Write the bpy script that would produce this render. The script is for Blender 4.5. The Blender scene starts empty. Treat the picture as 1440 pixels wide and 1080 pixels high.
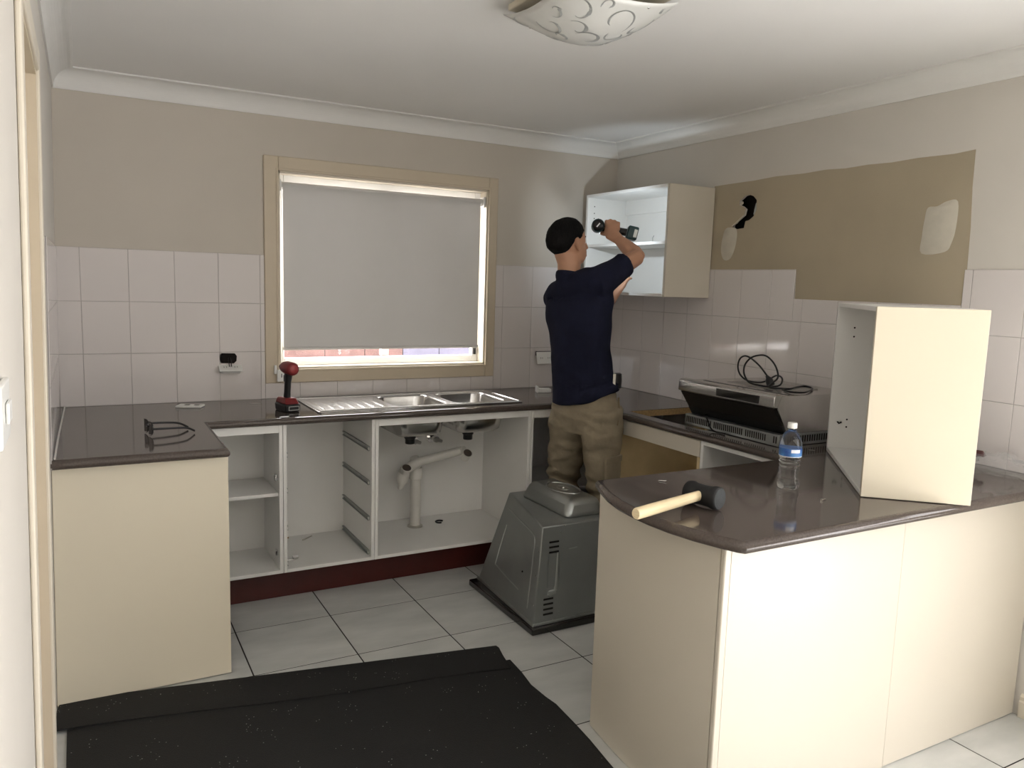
import bpy, bmesh, math, random
from math import pi, sin, cos, radians
from mathutils import Vector, Matrix, Quaternion, noise
from mathutils.geometry import tessellate_polygon

random.seed(7)
SC = bpy.context.scene
COL = SC.collection

# ------------------------------------------------------------------ camera
CAM = Vector((0.0726, -4.1201, 1.5306))
YAW, PITCH, ROLL, FPX = 0.505, 0.1277, 0.0305, 1097.96
_f = Vector((sin(YAW) * cos(PITCH), cos(YAW) * cos(PITCH), -sin(PITCH)))
_r0 = Vector((cos(YAW), -sin(YAW), 0))
_u0 = _r0.cross(_f)
_r = cos(ROLL) * _r0 + sin(ROLL) * _u0
_u = -sin(ROLL) * _r0 + cos(ROLL) * _u0
cd = bpy.data.cameras.new('camera')
cam = bpy.data.objects.new('camera', cd)
COL.objects.link(cam)
cd.sensor_width = 36
cd.lens = FPX / 1440 * 36
cd.clip_start = 0.02
cam.matrix_world = Matrix(((_r.x, _u.x, -_f.x, CAM.x), (_r.y, _u.y, -_f.y, CAM.y), (_r.z, _u.z, -_f.z, CAM.z), (0, 0, 0, 1)))
SC.camera = cam

# ------------------------------------------------------------------ light
SC.view_settings.view_transform = 'Standard'
SC.view_settings.look = 'None'
SC.view_settings.gamma = 1
SC.view_settings.use_curve_mapping = False
SC.view_settings.exposure = 0.12
world = bpy.data.worlds.new('sky')
SC.world = world
world.use_nodes = True
wn = world.node_tree.nodes
wn['Background'].inputs[0].default_value = (0.99, 0.965, 0.96, 1)
wn['Background'].inputs[1].default_value = 11.0

def portal(name, loc, rot, sx, sy):
    d = bpy.data.lights.new(name, 'AREA')
    d.shape = 'RECTANGLE'; d.size = sx; d.size_y = sy; d.cycles.is_portal = True
    o = bpy.data.objects.new(name, d); COL.objects.link(o)
    o.location = loc; o.rotation_euler = rot
    return o
# sky light enters by the glazed sliding door in the right wall and by the kitchen window
portal('sky_portal_sliding_door', (3.21, -4.70, 1.06), (0, radians(90), 0), 2.1, 2.2)
portal('sky_portal_window', (1.56, 0.16, 1.56), (radians(-90), 0, 0), 1.2, 1.0)
sd = bpy.data.lights.new('sun', 'SUN'); sd.energy = 8.0; sd.angle = radians(2); sd.color = (1.0, 0.95, 0.86)
so = bpy.data.objects.new('sun', sd); COL.objects.link(so)
so.rotation_euler = Vector((-0.80, 0.22, -1.0)).to_track_quat('-Z', 'Y').to_euler()

# ------------------------------------------------------------------ materials
MATS = {}
def mat(name, col, rough=0.5, metal=0.0, var=0.0, scale=8.0, bump=0.0, bscale=60.0, spec=0.5, coat=0.0, trans=0.0, ior=1.45, col2=None, stretch=None, detail=4.0, ramp=(0.35, 0.65)):
    m = bpy.data.materials.new(name); m.use_nodes = True
    nt = m.node_tree; b = nt.nodes['Principled BSDF']
    b.inputs['Roughness'].default_value = rough
    b.inputs['Metallic'].default_value = metal
    b.inputs['Specular IOR Level'].default_value = spec
    b.inputs['Coat Weight'].default_value = coat
    b.inputs['Coat Roughness'].default_value = 0.06
    b.inputs['Transmission Weight'].default_value = trans
    b.inputs['IOR'].default_value = ior
    c1 = (*col, 1)
    tc = nt.nodes.new('ShaderNodeTexCoord')
    mp = nt.nodes.new('ShaderNodeMapping')
    nt.links.new(tc.outputs['Object'], mp.inputs[0])
    if stretch: mp.inputs['Scale'].default_value = stretch
    n = nt.nodes.new('ShaderNodeTexNoise'); n.inputs['Scale'].default_value = scale; n.inputs['Detail'].default_value = detail
    nt.links.new(mp.outputs[0], n.inputs['Vector'])
    r = nt.nodes.new('ShaderNodeValToRGB')
    nt.links.new(n.outputs['Fac'], r.inputs[0])
    if col2 is None:
        col2 = tuple(max(0, c * (1 - var)) for c in col)
    r.color_ramp.elements[0].position = ramp[0]; r.color_ramp.elements[1].position = ramp[1]
    r.color_ramp.elements[0].color = (*col2, 1); r.color_ramp.elements[1].color = c1
    nt.links.new(r.outputs[0], b.inputs['Base Color'])
    if bump > 0:
        n2 = nt.nodes.new('ShaderNodeTexNoise'); n2.inputs['Scale'].default_value = bscale; n2.inputs['Detail'].default_value = 3
        nt.links.new(mp.outputs[0], n2.inputs['Vector'])
        bp = nt.nodes.new('ShaderNodeBump'); bp.inputs['Strength'].default_value = bump; bp.inputs['Distance'].default_value = 0.01
        nt.links.new(n2.outputs['Fac'], bp.inputs['Height'])
        nt.links.new(bp.outputs[0], b.inputs['Normal'])
    MATS[name] = m
    return m

mat('wall_paint', (0.60, 0.55, 0.48), 0.75, var=0.03, scale=3, bump=0.04, bscale=220)
mat('wall_paint_pale', (0.66, 0.625, 0.57), 0.7, var=0.03, scale=3, bump=0.04, bscale=220)
mat('ceiling_white', (0.86, 0.85, 0.83), 0.85, var=0.02, scale=2)
mat('cornice_white', (0.80, 0.79, 0.76), 0.7, var=0.02)
mat('bare_plaster', (0.45, 0.385, 0.28), 0.85, var=0.10, scale=2.2, bump=0.06, bscale=150)
mat('filler', (0.62, 0.58, 0.49), 0.9, var=0.08, scale=20)
mat('wall_tile', (0.72, 0.675, 0.655), 0.07, var=0.02, scale=1.5)
mat('wall_grout', (0.42, 0.39, 0.37), 0.8, var=0.25, scale=6)
mat('floor_tile', (0.68, 0.685, 0.665), 0.22, scale=3.0, col2=(0.55, 0.565, 0.55), bump=0.03, bscale=14, stretch=(1, 2.4, 1), detail=8)
mat('floor_grout', (0.035, 0.03, 0.028), 0.9, var=0.4)
mat('worktop', (0.095, 0.076, 0.066), 0.085, var=0.25, scale=180, spec=0.55)
mat('cream_laminate', (0.745, 0.68, 0.54), 0.28, var=0.02, scale=2)
mat('white_melamine', (0.85, 0.84, 0.81), 0.35, var=0.03, scale=4)
mat('cream_panel', (0.64, 0.59, 0.50), 0.30, var=0.02, scale=2)
mat('raw_board', (0.40, 0.27, 0.13), 0.85, var=0.3, scale=90)
mat('tan_board', (0.62, 0.48, 0.27), 0.7, var=0.12, scale=10)
mat('kick_red', (0.075, 0.012, 0.010), 0.3, var=0.2)
mat('trim_cream', (0.62, 0.53, 0.40), 0.45, var=0.03)
mat('trim_pale', (0.72, 0.66, 0.55), 0.45, var=0.03)
mat('alu_white', (0.85, 0.85, 0.83), 0.35, var=0.02)
mat('white_plastic', (0.82, 0.82, 0.79), 0.3, var=0.02)
mat('black_plastic', (0.012, 0.012, 0.013), 0.35, var=0.2)
mat('black_hole', (0.010, 0.007, 0.006), 0.95, var=0.3)
mat('steel', (0.62, 0.61, 0.59), 0.22, 1.0, var=0.05, scale=30, stretch=(1, 30, 1))
mat('steel_dull', (0.42, 0.41, 0.39), 0.38, 1.0, var=0.1, scale=20)
mat('galvanised', (0.30, 0.315, 0.305), 0.40, 0.55, var=0.10, scale=5)
mat('galvanised_light', (0.42, 0.44, 0.43), 0.32, 0.85, var=0.08, scale=9)
mat('chrome', (0.75, 0.75, 0.74), 0.08, 1.0)
mat('pvc_white', (0.72, 0.70, 0.65), 0.4, var=0.06, scale=12)
mat('pipe_inner', (0.10, 0.075, 0.06), 0.8, var=0.4)
mat('glass_black', (0.012, 0.011, 0.010), 0.08, var=0.2, coat=0.5)
mat('mesh_filter', (0.05, 0.045, 0.04), 0.4, 0.6, var=0.5, scale=220)
mat('rubber', (0.010, 0.010, 0.011), 0.75, var=0.3, scale=40)
mat('rubber_face', (0.05, 0.055, 0.058), 0.6, var=0.25, scale=60)
mat('wood_handle', (0.80, 0.66, 0.42), 0.5, var=0.14, scale=14, stretch=(1, 1, 14))
mat('red_plastic', (0.20, 0.018, 0.020), 0.4, var=0.15)
mat('red_light', (0.34, 0.05, 0.05), 0.35, var=0.1)
mat('teal_plastic', (0.010, 0.045, 0.050), 0.4, var=0.2)
mat('navy_cloth', (0.012, 0.014, 0.032), 0.9, var=0.25, scale=14, bump=0.5, bscale=16, spec=0.2)
mat('khaki_cloth', (0.30, 0.25, 0.175), 0.9, var=0.20, scale=9, bump=0.8, bscale=22, spec=0.2)
mat('khaki_dark', (0.20, 0.155, 0.095), 0.9, var=0.2, spec=0.2)
mat('skin', (0.50, 0.27, 0.17), 0.55, var=0.10, scale=14)
mat('hair', (0.005, 0.0045, 0.0045), 0.75, spec=0.15, var=0.3, scale=90, bump=0.6, bscale=120, stretch=(1, 1, 0.25))
mat('eye_white', (0.8, 0.78, 0.75), 0.2)
mat('bottle_clear', (0.97, 0.985, 0.99), 0.03, trans=1.0, ior=1.33)
mat('bottle_label', (0.02, 0.065, 0.27), 0.4, scale=25, col2=(0.10, 0.30, 0.62))
mat('label_white', (0.80, 0.83, 0.86), 0.4)
mat('plastic_film', (0.9, 0.9, 0.9), 0.1)
mat('dark_red', (0.10, 0.03, 0.028), 0.45, var=0.2)
mat('frosted_glass', (0.66, 0.66, 0.63), 0.25, var=0.05)
mat('scroll_grey', (0.36, 0.37, 0.36), 0.4, var=0.1)
mat('lamp_cream', (0.70, 0.64, 0.52), 0.5, var=0.03)
mat('fence_brick', (0.13, 0.072, 0.066), 0.8, var=0.3, scale=8)
mat('fence_blue', (0.105, 0.10, 0.14), 0.8, var=0.2, scale=8)
mat('ground', (0.45, 0.42, 0.38), 0.9, var=0.2)
mat('sealant', (0.80, 0.78, 0.74), 0.4)
mat('paper', (0.80, 0.78, 0.72), 0.8)
mat('brass_dull', (0.55, 0.53, 0.48), 0.3, 1.0)

# roller blind: cloth that lets a little daylight through
m = mat('blind_cloth', (0.66, 0.65, 0.63), 0.85, var=0.02)
nt = m.node_tree
tr = nt.nodes.new('ShaderNodeBsdfTranslucent'); tr.inputs[0].default_value = (0.9, 0.88, 0.86, 1)
mx = nt.nodes.new('ShaderNodeMixShader'); mx.inputs[0].default_value = 0.10
nt.links.new(nt.nodes['Principled BSDF'].outputs[0], mx.inputs[1]); nt.links.new(tr.outputs[0], mx.inputs[2])
nt.links.new(mx.outputs[0], nt.nodes['Material Output'].inputs[0])
# window glass: clear pane
m = mat('pane_glass', (1, 1, 1), 0.0)
nt = m.node_tree
tp = nt.nodes.new('ShaderNodeBsdfTransparent'); gl = nt.nodes.new('ShaderNodeBsdfGlossy'); gl.inputs['Roughness'].default_value = 0.0
mx = nt.nodes.new('ShaderNodeMixShader'); mx.inputs[0].default_value = 0.06
nt.links.new(tp.outputs[0], mx.inputs[1]); nt.links.new(gl.outputs[0], mx.inputs[2]); nt.links.new(mx.outputs[0], nt.nodes['Material Output'].inputs[0])
m = MATS['plastic_film']; nt = m.node_tree
tp = nt.nodes.new('ShaderNodeBsdfTransparent'); mx = nt.nodes.new('ShaderNodeMixShader'); mx.inputs[0].default_value = 0.10
nt.links.new(tp.outputs[0], mx.inputs[1]); nt.links.new(nt.nodes['Principled BSDF'].outputs[0], mx.inputs[2]); nt.links.new(mx.outputs[0], nt.nodes['Material Output'].inputs[0])
m = MATS['bottle_clear']; nt = m.node_tree
tp = nt.nodes.new('ShaderNodeBsdfTransparent'); tp.inputs[0].default_value = (0.93, 0.95, 0.95, 1); mx = nt.nodes.new('ShaderNodeMixShader'); mx.inputs[0].default_value = 0.72
nt.links.new(tp.outputs[0], mx.inputs[1]); nt.links.new(nt.nodes['Principled BSDF'].outputs[0], mx.inputs[2]); nt.links.new(mx.outputs[0], nt.nodes['Material Output'].inputs[0])
# lit work lamp of the drill
m = mat('led_white', (0.9, 0.95, 1.0), 0.3)
b = m.node_tree.nodes['Principled BSDF']; b.inputs['Emission Color'].default_value = (0.85, 0.93, 1.0, 1); b.inputs['Emission Strength'].default_value = 8.0
# black mat: dark felt with fine light flecks
m = mat('mat_black', (0.012, 0.012, 0.012), 0.85, var=0.3, scale=60, bump=0.3, bscale=300)
nt = m.node_tree; b = nt.nodes['Principled BSDF']
vo = nt.nodes.new('ShaderNodeTexVoronoi'); vo.inputs['Scale'].default_value = 70
tc = nt.nodes.new('ShaderNodeTexCoord'); nt.links.new(tc.outputs['Object'], vo.inputs['Vector'])
lt = nt.nodes.new('ShaderNodeMath'); lt.operation = 'LESS_THAN'; lt.inputs[1].default_value = 0.13
nt.links.new(vo.outputs['Distance'], lt.inputs[0])
ns = nt.nodes.new('ShaderNodeTexNoise'); ns.inputs['Scale'].default_value = 9
nt.links.new(tc.outputs['Object'], ns.inputs['Vector'])
gt = nt.nodes.new('ShaderNodeMath'); gt.operation = 'GREATER_THAN'; gt.inputs[1].default_value = 0.57
nt.links.new(ns.outputs['Fac'], gt.inputs[0])
mu = nt.nodes.new('ShaderNodeMath'); mu.operation = 'MULTIPLY'
nt.links.new(lt.outputs[0], mu.inputs[0]); nt.links.new(gt.outputs[0], mu.inputs[1])
mc = nt.nodes.new('ShaderNodeMix'); mc.data_type = 'RGBA'
mc.inputs[6].default_value = (0.013, 0.013, 0.013, 1); mc.inputs[7].default_value = (0.30, 0.29, 0.27, 1)
nt.links.new(mu.outputs[0], mc.inputs[0]); nt.links.new(mc.outputs[2], b.inputs['Base Color'])

# ------------------------------------------------------------------ helpers
class MB:
    def __init__(s): s.v = []; s.f = []
    def add(s, vs, fs):
        o = len(s.v); s.v += [Vector(v) for v in vs]; s.f += [tuple(i + o for i in f) for f in fs]; return s
    def box(s, x0, x1, y0, y1, z0, z1):
        vs = [(x, y, z) for z in (z0, z1) for y in (y0, y1) for x in (x0, x1)]
        return s.add(vs, [(0, 2, 3, 1), (4, 5, 7, 6), (0, 1, 5, 4), (2, 6, 7, 3), (0, 4, 6, 2), (1, 3, 7, 5)])
    def hexa(s, b4, t4):
        return s.add(list(b4) + list(t4), [(3, 2, 1, 0), (4, 5, 6, 7), (0, 1, 5, 4), (1, 2, 6, 5), (2, 3, 7, 6), (3, 0, 4, 7)])
    def tube(s, pts, rad, n=12, up=None, cap=True):
        """rad: number or list of numbers or (a,b) pairs; a along side axis, b along up axis"""
        P = [Vector(p) for p in pts]; k = len(P)
        if not isinstance(rad, (list, tuple)) or (isinstance(rad, tuple) and len(rad) == 2 and k != 2): rad = [rad] * k
        T = []
        for i in range(k):
            t = (P[min(i + 1, k - 1)] - P[max(i - 1, 0)])
            T.append(t.normalized() if t.length > 1e-9 else Vector((0, 0, 1)))
        u = Vector(up) if up else (Vector((0, 0, 1)) if abs(T[0].z) < 0.9 else Vector((1, 0, 0)))
        vs = []; fs = []
        for i in range(k):
            t = T[i]
            if up: uu = Vector(up) - t * Vector(up).dot(t)
            else: uu = u - t * u.dot(t)
            uu.normalize(); u = uu; w = t.cross(uu)
            a, b = rad[i] if isinstance(rad[i], (tuple, list)) else (rad[i], rad[i])
            for j in range(n):
                th = 2 * pi * j / n
                vs.append(P[i] + w * (a * cos(th)) + uu * (b * sin(th)))
        for i in range(k - 1):
            for j in range(n):
                j2 = (j + 1) % n
                fs.append((i * n + j, i * n + j2, (i + 1) * n + j2, (i + 1) * n + j))
        if cap:
            fs.append(tuple(range(n - 1, -1, -1))); fs.append(tuple((k - 1) * n + j for j in range(n)))
        return s.add(vs, fs)
    def lathe(s, prof, n=24, c=(0, 0, 0), axis='Z'):
        """prof: (r, h) list"""
        vs = []; fs = []
        c = Vector(c)
        for r, h in prof:
            for j in range(n):
                th = 2 * pi * j / n
                p = (r * cos(th), r * sin(th), h)
                if axis == 'X': p = (h, r * cos(th), r * sin(th))
                if axis == 'Y': p = (r * cos(th), h, r * sin(th))
                vs.append(c + Vector(p))
        for i in range(len(prof) - 1):
            for j in range(n):
                j2 = (j + 1) % n
                fs.append((i * n + j, i * n + j2, (i + 1) * n + j2, (i + 1) * n + j))
        fs.append(tuple(range(n))); fs.append(tuple((len(prof) - 1) * n + j for j in range(n)))
        return s.add(vs, fs)
    def plate(s, loops, f0, f1):
        """flat plate with holes: loops of 2D points, f0/f1 map (a,b)->3D for both sides"""
        L3 = [[Vector((a, b, 0)) for a, b in lp] for lp in loops]
        tris = tessellate_polygon(L3)
        flat = [p for lp in loops for p in lp]; n = len(flat)
        vs = [f0(a, b) for a, b in flat] + [f1(a, b) for a, b in flat]
        fs = [tuple(t) for t in tris] + [tuple(i + n for i in reversed(t)) for t in tris]
        o = 0
        for lp in loops:
            m_ = len(lp)
            for i in range(m_):
                j = (i + 1) % m_
                fs.append((o + i, o + j, o + j + n, o + i + n))
            o += m_
        return s.add(vs, fs)
    def prism(s, prof, f):
        """prof 2D closed polygon, f(a,b,0/1)->3D"""
        n = len(prof)
        vs = [f(a, b, 0) for a, b in prof] + [f(a, b, 1) for a, b in prof]
        fs = [tuple(range(n)), tuple(range(2 * n - 1, n - 1, -1))] + [(i, (i + 1) % n, (i + 1) % n + n, i + n) for i in range(n)]
        return s.add(vs, fs)
    def sweep(s, path, prof, closed=False):
        """path 2D (right side = outward), prof list of (offset outward, z) closed polygon"""
        k = len(path); vs = []; fs = []; n = len(prof)
        for i in range(k):
            p = Vector(path[i])
            a = Vector(path[i - 1]) if (i > 0 or closed) else None
            b = Vector(path[(i + 1) % k]) if (i < k - 1 or closed) else None
            d1 = (p - a).normalized() if a is not None else (b - p).normalized()
            d2 = (b - p).normalized() if b is not None else d1
            n1 = Vector((d1.y, -d1.x)); n2 = Vector((d2.y, -d2.x))
            mtr = (n1 + n2); mtr = mtr / max(mtr.length_squared / 2, 0.3) if mtr.length > 1e-6 else n1
            mtr = (n1 + n2).normalized(); sc_ = 1 / max(mtr.dot(n1), 0.4)
            for o, z in prof:
                q = p + mtr * (o * sc_)
                vs.append((q.x, q.y, z))
        for i in range(k if closed else k - 1):
            for j in range(n):
                j2 = (j + 1) % n; i2 = (i + 1) % k
                fs.append((i * n + j, i * n + j2, i2 * n + j2, i2 * n + j))
        if not closed:
            fs.append(tuple(range(n))); fs.append(tuple((k - 1) * n + j for j in range(n)))
        return s.add(vs, fs)
    def ico(s, c, r, sub=2, fn=None):
        bm = bmesh.new(); bmesh.ops.create_icosphere(bm, subdivisions=sub, radius=1)
        bm.verts.ensure_lookup_table(); c = Vector(c)
        r = r if isinstance(r, (tuple, list)) else (r, r, r)
        vs = []
        for v in bm.verts:
            d = v.co.copy()
            vs.append(fn(d) if fn else c + Vector((d.x * r[0], d.y * r[1], d.z * r[2])))
        fs = [tuple(v.index for v in f.verts) for f in bm.faces]
        bm.free()
        return s.add(vs, fs)
    def xf(s, M):
        s.v = [M @ v for v in s.v]; return s
    def mesh(s, name):
        me = bpy.data.meshes.new(name)
        me.from_pydata([tuple(v) for v in s.v], [], s.f)
        bm = bmesh.new(); bm.from_mesh(me); bmesh.ops.recalc_face_normals(bm, faces=bm.faces); bm.to_mesh(me); bm.free()
        return me
    def build(s, name, mt, parent=None, smooth=False, bevel=0.0, seg=2, label=None):
        if parent is not None and parent.get('_w'):
            L = Vector(parent['_w']); s.v = [v - L for v in s.v]
        me = s.mesh(name)
        return link(name, me, mt, parent, smooth, bevel, seg, label)

def link(name, me, mt, parent=None, smooth=False, bevel=0.0, seg=2, label=None):
    me.materials.clear(); me.materials.append(MATS[mt])
    if smooth or bevel:
        for p in me.polygons: p.use_smooth = True
        ang = radians(50 if smooth else 30)
        try: me.set_sharp_from_angle(angle=ang)
        except Exception: pass
    o = bpy.data.objects.new(name, me); COL.objects.link(o)
    if parent is not None: o.parent = parent
    if bevel:
        md = o.modifiers.new('bevel', 'BEVEL'); md.width = bevel; md.segments = seg; md.limit_method = 'ANGLE'; md.angle_limit = radians(35)
        md.harden_normals = False
    if label: o['label'] = label
    return o

def tag(o, label, cat, group=None, kind=None):
    if label: o['label'] = label
    if cat: o['category'] = cat
    if group: o['group'] = group
    if kind: o['kind'] = kind
    return o
ROOTS = []
def thing(name, label, cat, loc=(0, 0, 0), rotz=0.0, group=None, world=True):
    o = bpy.data.objects.new(name, None); COL.objects.link(o)
    o.location = loc; o.rotation_euler = (0, 0, rotz); o.empty_display_size = 0.05
    tag(o, label, cat, group)
    if world and rotz == 0: o['_w'] = tuple(loc)
    ROOTS.append(o)
    return o
def struct(o): o['kind'] = 'structure'; return o
def B(name, dims, mt, parent, bevel=0.0, label=None):
    return MB().box(*dims).build(name, mt, parent, bevel=bevel, label=label)

# ------------------------------------------------------------------ dimensions
W = 3.062            # right wall tile face
CEIL = 2.412
BT = 0.900           # worktop top
BU = 0.866           # worktop underside
TH = 0.2458          # wall tile height
REAR = -6.6
TT = 0.006           # tile thickness
def xl(z): return -0.052 + 0.0175 * z     # the left wall leans a little

# ------------------------------------------------------------------ room shell
# floor
fl = struct(MB().box(-0.3, W + 0.15, REAR - 0.15, 0.15, -0.12, -0.0012).build('floor', 'floor_grout'))
FS, FX, FY = 0.4149, 0.6059, -0.7519
tile_full = MB().add([(x, y, z) for z, i in ((-0.0011, 0.0), (-0.0006, 0.0), (0.0, 0.0006)) for x, y in ((0.0028 + i, 0.0028 + i), (FS - 0.0028 - i, 0.0028 + i), (FS - 0.0028 - i, FS - 0.0028 - i), (0.0028 + i, FS - 0.0028 - i))],
    [(0, 1, 5, 4), (1, 2, 6, 5), (2, 3, 7, 6), (3, 0, 4, 7), (4, 5, 9, 8), (5, 6, 10, 9), (6, 7, 11, 10), (7, 4, 8, 11), (8, 9, 10, 11), (3, 2, 1, 0)])
tm = tile_full.mesh('floor_tile'); tm.materials.append(MATS['floor_tile'])
for i in range(-2, 6):
    for j in range(-15, 2):
        x0 = FX + i * FS; y0 = FY + j * FS
        cx0, cx1 = max(x0, -0.10), min(x0 + FS, W + 0.006); cy0, cy1 = max(y0, REAR), min(y0 + FS, 0.0)
        if cx1 - cx0 < 0.02 or cy1 - cy0 < 0.02: continue
        if cx1 - cx0 > FS - 0.001 and cy1 - cy0 > FS - 0.001:
            o = bpy.data.objects.new('floor_tile', tm); COL.objects.link(o); o.parent = fl; o.location = (x0, y0, 0)
        else:
            MB().box(cx0 + 0.0028, cx1 - 0.0028, cy0 + 0.0028, cy1 - 0.0028, -0.0011, 0).build('floor_tile', 'floor_tile', fl)
# ceiling
struct(MB().box(-0.3, W + 0.15, REAR - 0.15, 0.15, CEIL, CEIL + 0.12).build('ceiling', 'ceiling_white'))

# back wall with window opening
WX0, WX1, WZ0, WZ1 = 0.965, 2.160, 1.052, 2.062
YB = TT; XR = W + TT
wb = struct(MB().plate([[(-0.3, -0.12), (W + 0.15, -0.12), (W + 0.15, CEIL), (-0.3, CEIL)], [(WX0, WZ0), (WX0, WZ1), (WX1, WZ1), (WX1, WZ0)]],
    lambda a, b: (a, YB, b), lambda a, b: (a, YB + 0.13, b)).build('wall_back', 'wall_paint'))
# right wall with the broken hole in the plaster
HOLE = [(-1.086, 1.998), (-1.108, 2.012), (-1.135, 2.016), (-1.165, 2.006), (-1.188, 1.985), (-1.190, 1.935), (-1.172, 1.905), (-1.145, 1.888), (-1.120, 1.884), (-1.112, 1.850), (-1.062, 1.846), (-1.034, 1.852), (-1.036, 1.872), (-1.072, 1.893), (-1.108, 1.915), (-1.116, 1.945), (-1.094, 1.960), (-1.072, 1.968), (-1.070, 1.988)]
GY0, GY1, GZ1 = -5.80, -3.60, 2.10      # glazed sliding door further along the right wall
DOORH = [(GY0, 0.0), (GY0, GZ1), (GY1, GZ1), (GY1, 0.0)]
wr = struct(MB().plate([[(REAR - 0.15, -0.12), (0.15, -0.12), (0.15, CEIL), (REAR - 0.15, CEIL)], HOLE, DOORH],
    lambda a, b: (XR, a, b), lambda a, b: (XR + 0.012, a, b)).build('wall_right', 'wall_paint_pale'))
MB().plate([[(REAR - 0.15, -0.12), (0.15, -0.12), (0.15, CEIL), (REAR - 0.15, CEIL)], DOORH], lambda a, b: (XR + 0.10, a, b), lambda a, b: (XR + 0.13, a, b)).build('wall_cavity', 'black_hole', wr)
# torn paper and a stub of cable in the hole
MB().add([(XR - 0.002, -1.030, 1.868), (XR - 0.002, -1.108, 1.918), (XR - 0.012, -1.112, 1.908), (XR - 0.014, -1.036, 1.858), (XR - 0.006, -1.07, 1.875)], [(0, 1, 4), (1, 2, 4), (2, 3, 4), (3, 0, 4)]).build('torn_plaster', 'filler', wr)
MB().tube([(XR + 0.02, -1.17, 1.97), (XR + 0.004, -1.178, 1.94), (XR + 0.006, -1.172, 1.915)], 0.006, 8).build('cable_stub', 'galvanised_light', wr, smooth=True)
MB().ico((XR + 0.004, -1.082, 1.978), (0.006, 0.012, 0.010), 1).build('plaster_crumb', 'filler', wr)
# unpainted plaster where a cabinet and the hood hung
PZ = 1.4995
patch = [(-0.880, 1.640), (-1.471, 1.640), (-1.476, PZ), (-2.286, PZ - 0.002), (-2.296, 1.62), (-2.293, 1.80), (-2.284, 1.95), (-2.282, 2.089), (-2.20, 2.083), (-2.047, 2.086), (-1.93, 2.082), (-1.817, 2.086), (-1.70, 2.083), (-1.60, 2.089), (-1.474, 2.085), (-1.30, 2.089), (-1.163, 2.083), (-1.0, 2.082), (-0.880, 2.080)]
MB().plate([patch, HOLE], lambda a, b: (XR, a, b), lambda a, b: (XR - 0.0015, a, b)).build('bare_plaster_patch', 'bare_plaster', wr, label='unpainted tan plaster with a broken hole')
def blob(pts, name):
    n = len(pts); c = (sum(p[0] for p in pts) / n, sum(p[1] for p in pts) / n)
    q = []
    for i in range(n * 4):
        t = i / 4; a = pts[int(t) % n]; b = pts[(int(t) + 1) % n]; p0 = pts[(int(t) - 1) % n]; p3 = pts[(int(t) + 2) % n]; u = t - int(t)
        q.append(tuple(0.5 * ((2 * a[k]) + (-p0[k] + b[k]) * u + (2 * p0[k] - 5 * a[k] + 4 * b[k] - p3[k]) * u * u + (-p0[k] + 3 * a[k] - 3 * b[k] + p3[k]) * u ** 3) for k in (0, 1)))
    MB().plate([q], lambda a, b: (XR - 0.001, a, b), lambda a, b: (XR - 0.0025, c[0] + (a - c[0]) * 0.93, c[1] + (b - c[1]) * 0.95)).build(name, 'filler', wr, smooth=True)
blob([(-0.975, 1.845), (-1.02, 1.858), (-1.065, 1.84), (-1.062, 1.76), (-1.03, 1.695), (-0.98, 1.69), (-0.955, 1.75)], 'filler_patch')
blob([(-2.11, 1.885), (-2.15, 1.888), (-2.19, 1.905), (-2.235, 1.90), (-2.237, 1.80), (-2.225, 1.74), (-2.20, 1.705), (-2.10, 1.70), (-2.095, 1.77), (-2.10, 1.84)], 'filler_patch')

# left wall (leaning) with a doorway
DY0, DY1, DZ = -2.30, -1.60, 2.06
wl = struct(MB().plate([[(REAR - 0.15, -0.12), (0.15, -0.12), (0.15, CEIL), (REAR - 0.15, CEIL)], [(DY0, 0.0), (DY0, DZ), (DY1, DZ), (DY1, 0.0)]],
    lambda a, b: (xl(b), a, b), lambda a, b: (xl(b) - 0.11, a, b)).build('wall_left', 'wall_paint_pale'))
# rear wall
struct(MB().box(-0.3, W + 0.15, REAR - 0.13, REAR, -0.12, CEIL).build('wall_rear', 'wall_paint_pale'))
d2 = struct(bpy.data.objects.new('door_2', None)); COL.objects.link(d2); d2.location = (XR + 0.06, -4.7, 0); d2['_w'] = (XR + 0.06, -4.7, 0)
for y0, y1 in ((GY0, GY0 + 0.05), (-4.73, -4.67), (GY1 - 0.05, GY1)): B('frame_stile', (XR + 0.012, XR + 0.10, y0, y1, 0, GZ1), 'alu_white', d2)
for z0, z1 in ((0.0, 0.04), (GZ1 - 0.05, GZ1)): B('frame_rail', (XR + 0.012, XR + 0.10, GY0 + 0.05, GY1 - 0.05, z0, z1), 'alu_white', d2)
B('pane', (XR + 0.045, XR + 0.050, GY0 + 0.05, -4.73, 0.04, GZ1 - 0.05), 'pane_glass', d2)
B('pane', (XR + 0.060, XR + 0.065, -4.67, GY1 - 0.05, 0.04, GZ1 - 0.05), 'pane_glass', d2)

# cornices: cove profile
cz = CEIL
def cove(n=10, s_=0.086):
    pts = [(0.0, cz - s_), (0.007, cz - s_)]
    for i in range(n + 1):
        t = i / n * pi / 2
        pts.append((0.009 + (s_ - 0.018) * (1 - cos(t)), cz - s_ + 0.009 + (s_ - 0.018) * sin(t)))
    return pts + [(s_, cz - 0.007), (s_, cz), (0.0, cz)]
pr = cove()
def sl(a, b, t): return (a, b) if t == 0 else None
struct(MB().prism(pr, lambda a, b, t: (xl(b) + (a if t == 0 else 0) if False else (xl(2.38) + a if t == 0 else W + TT - a), YB - a, b)).build('trim_1', 'cornice_white'))
struct(MB().prism(pr, lambda a, b, t: (XR - a, YB - a if t == 0 else REAR, b)).build('trim_2', 'cornice_white'))
struct(MB().prism(pr, lambda a, b, t: (xl(b) + a, YB - a if t == 0 else REAR, b)).build('trim_3', 'cornice_white'))

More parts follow.
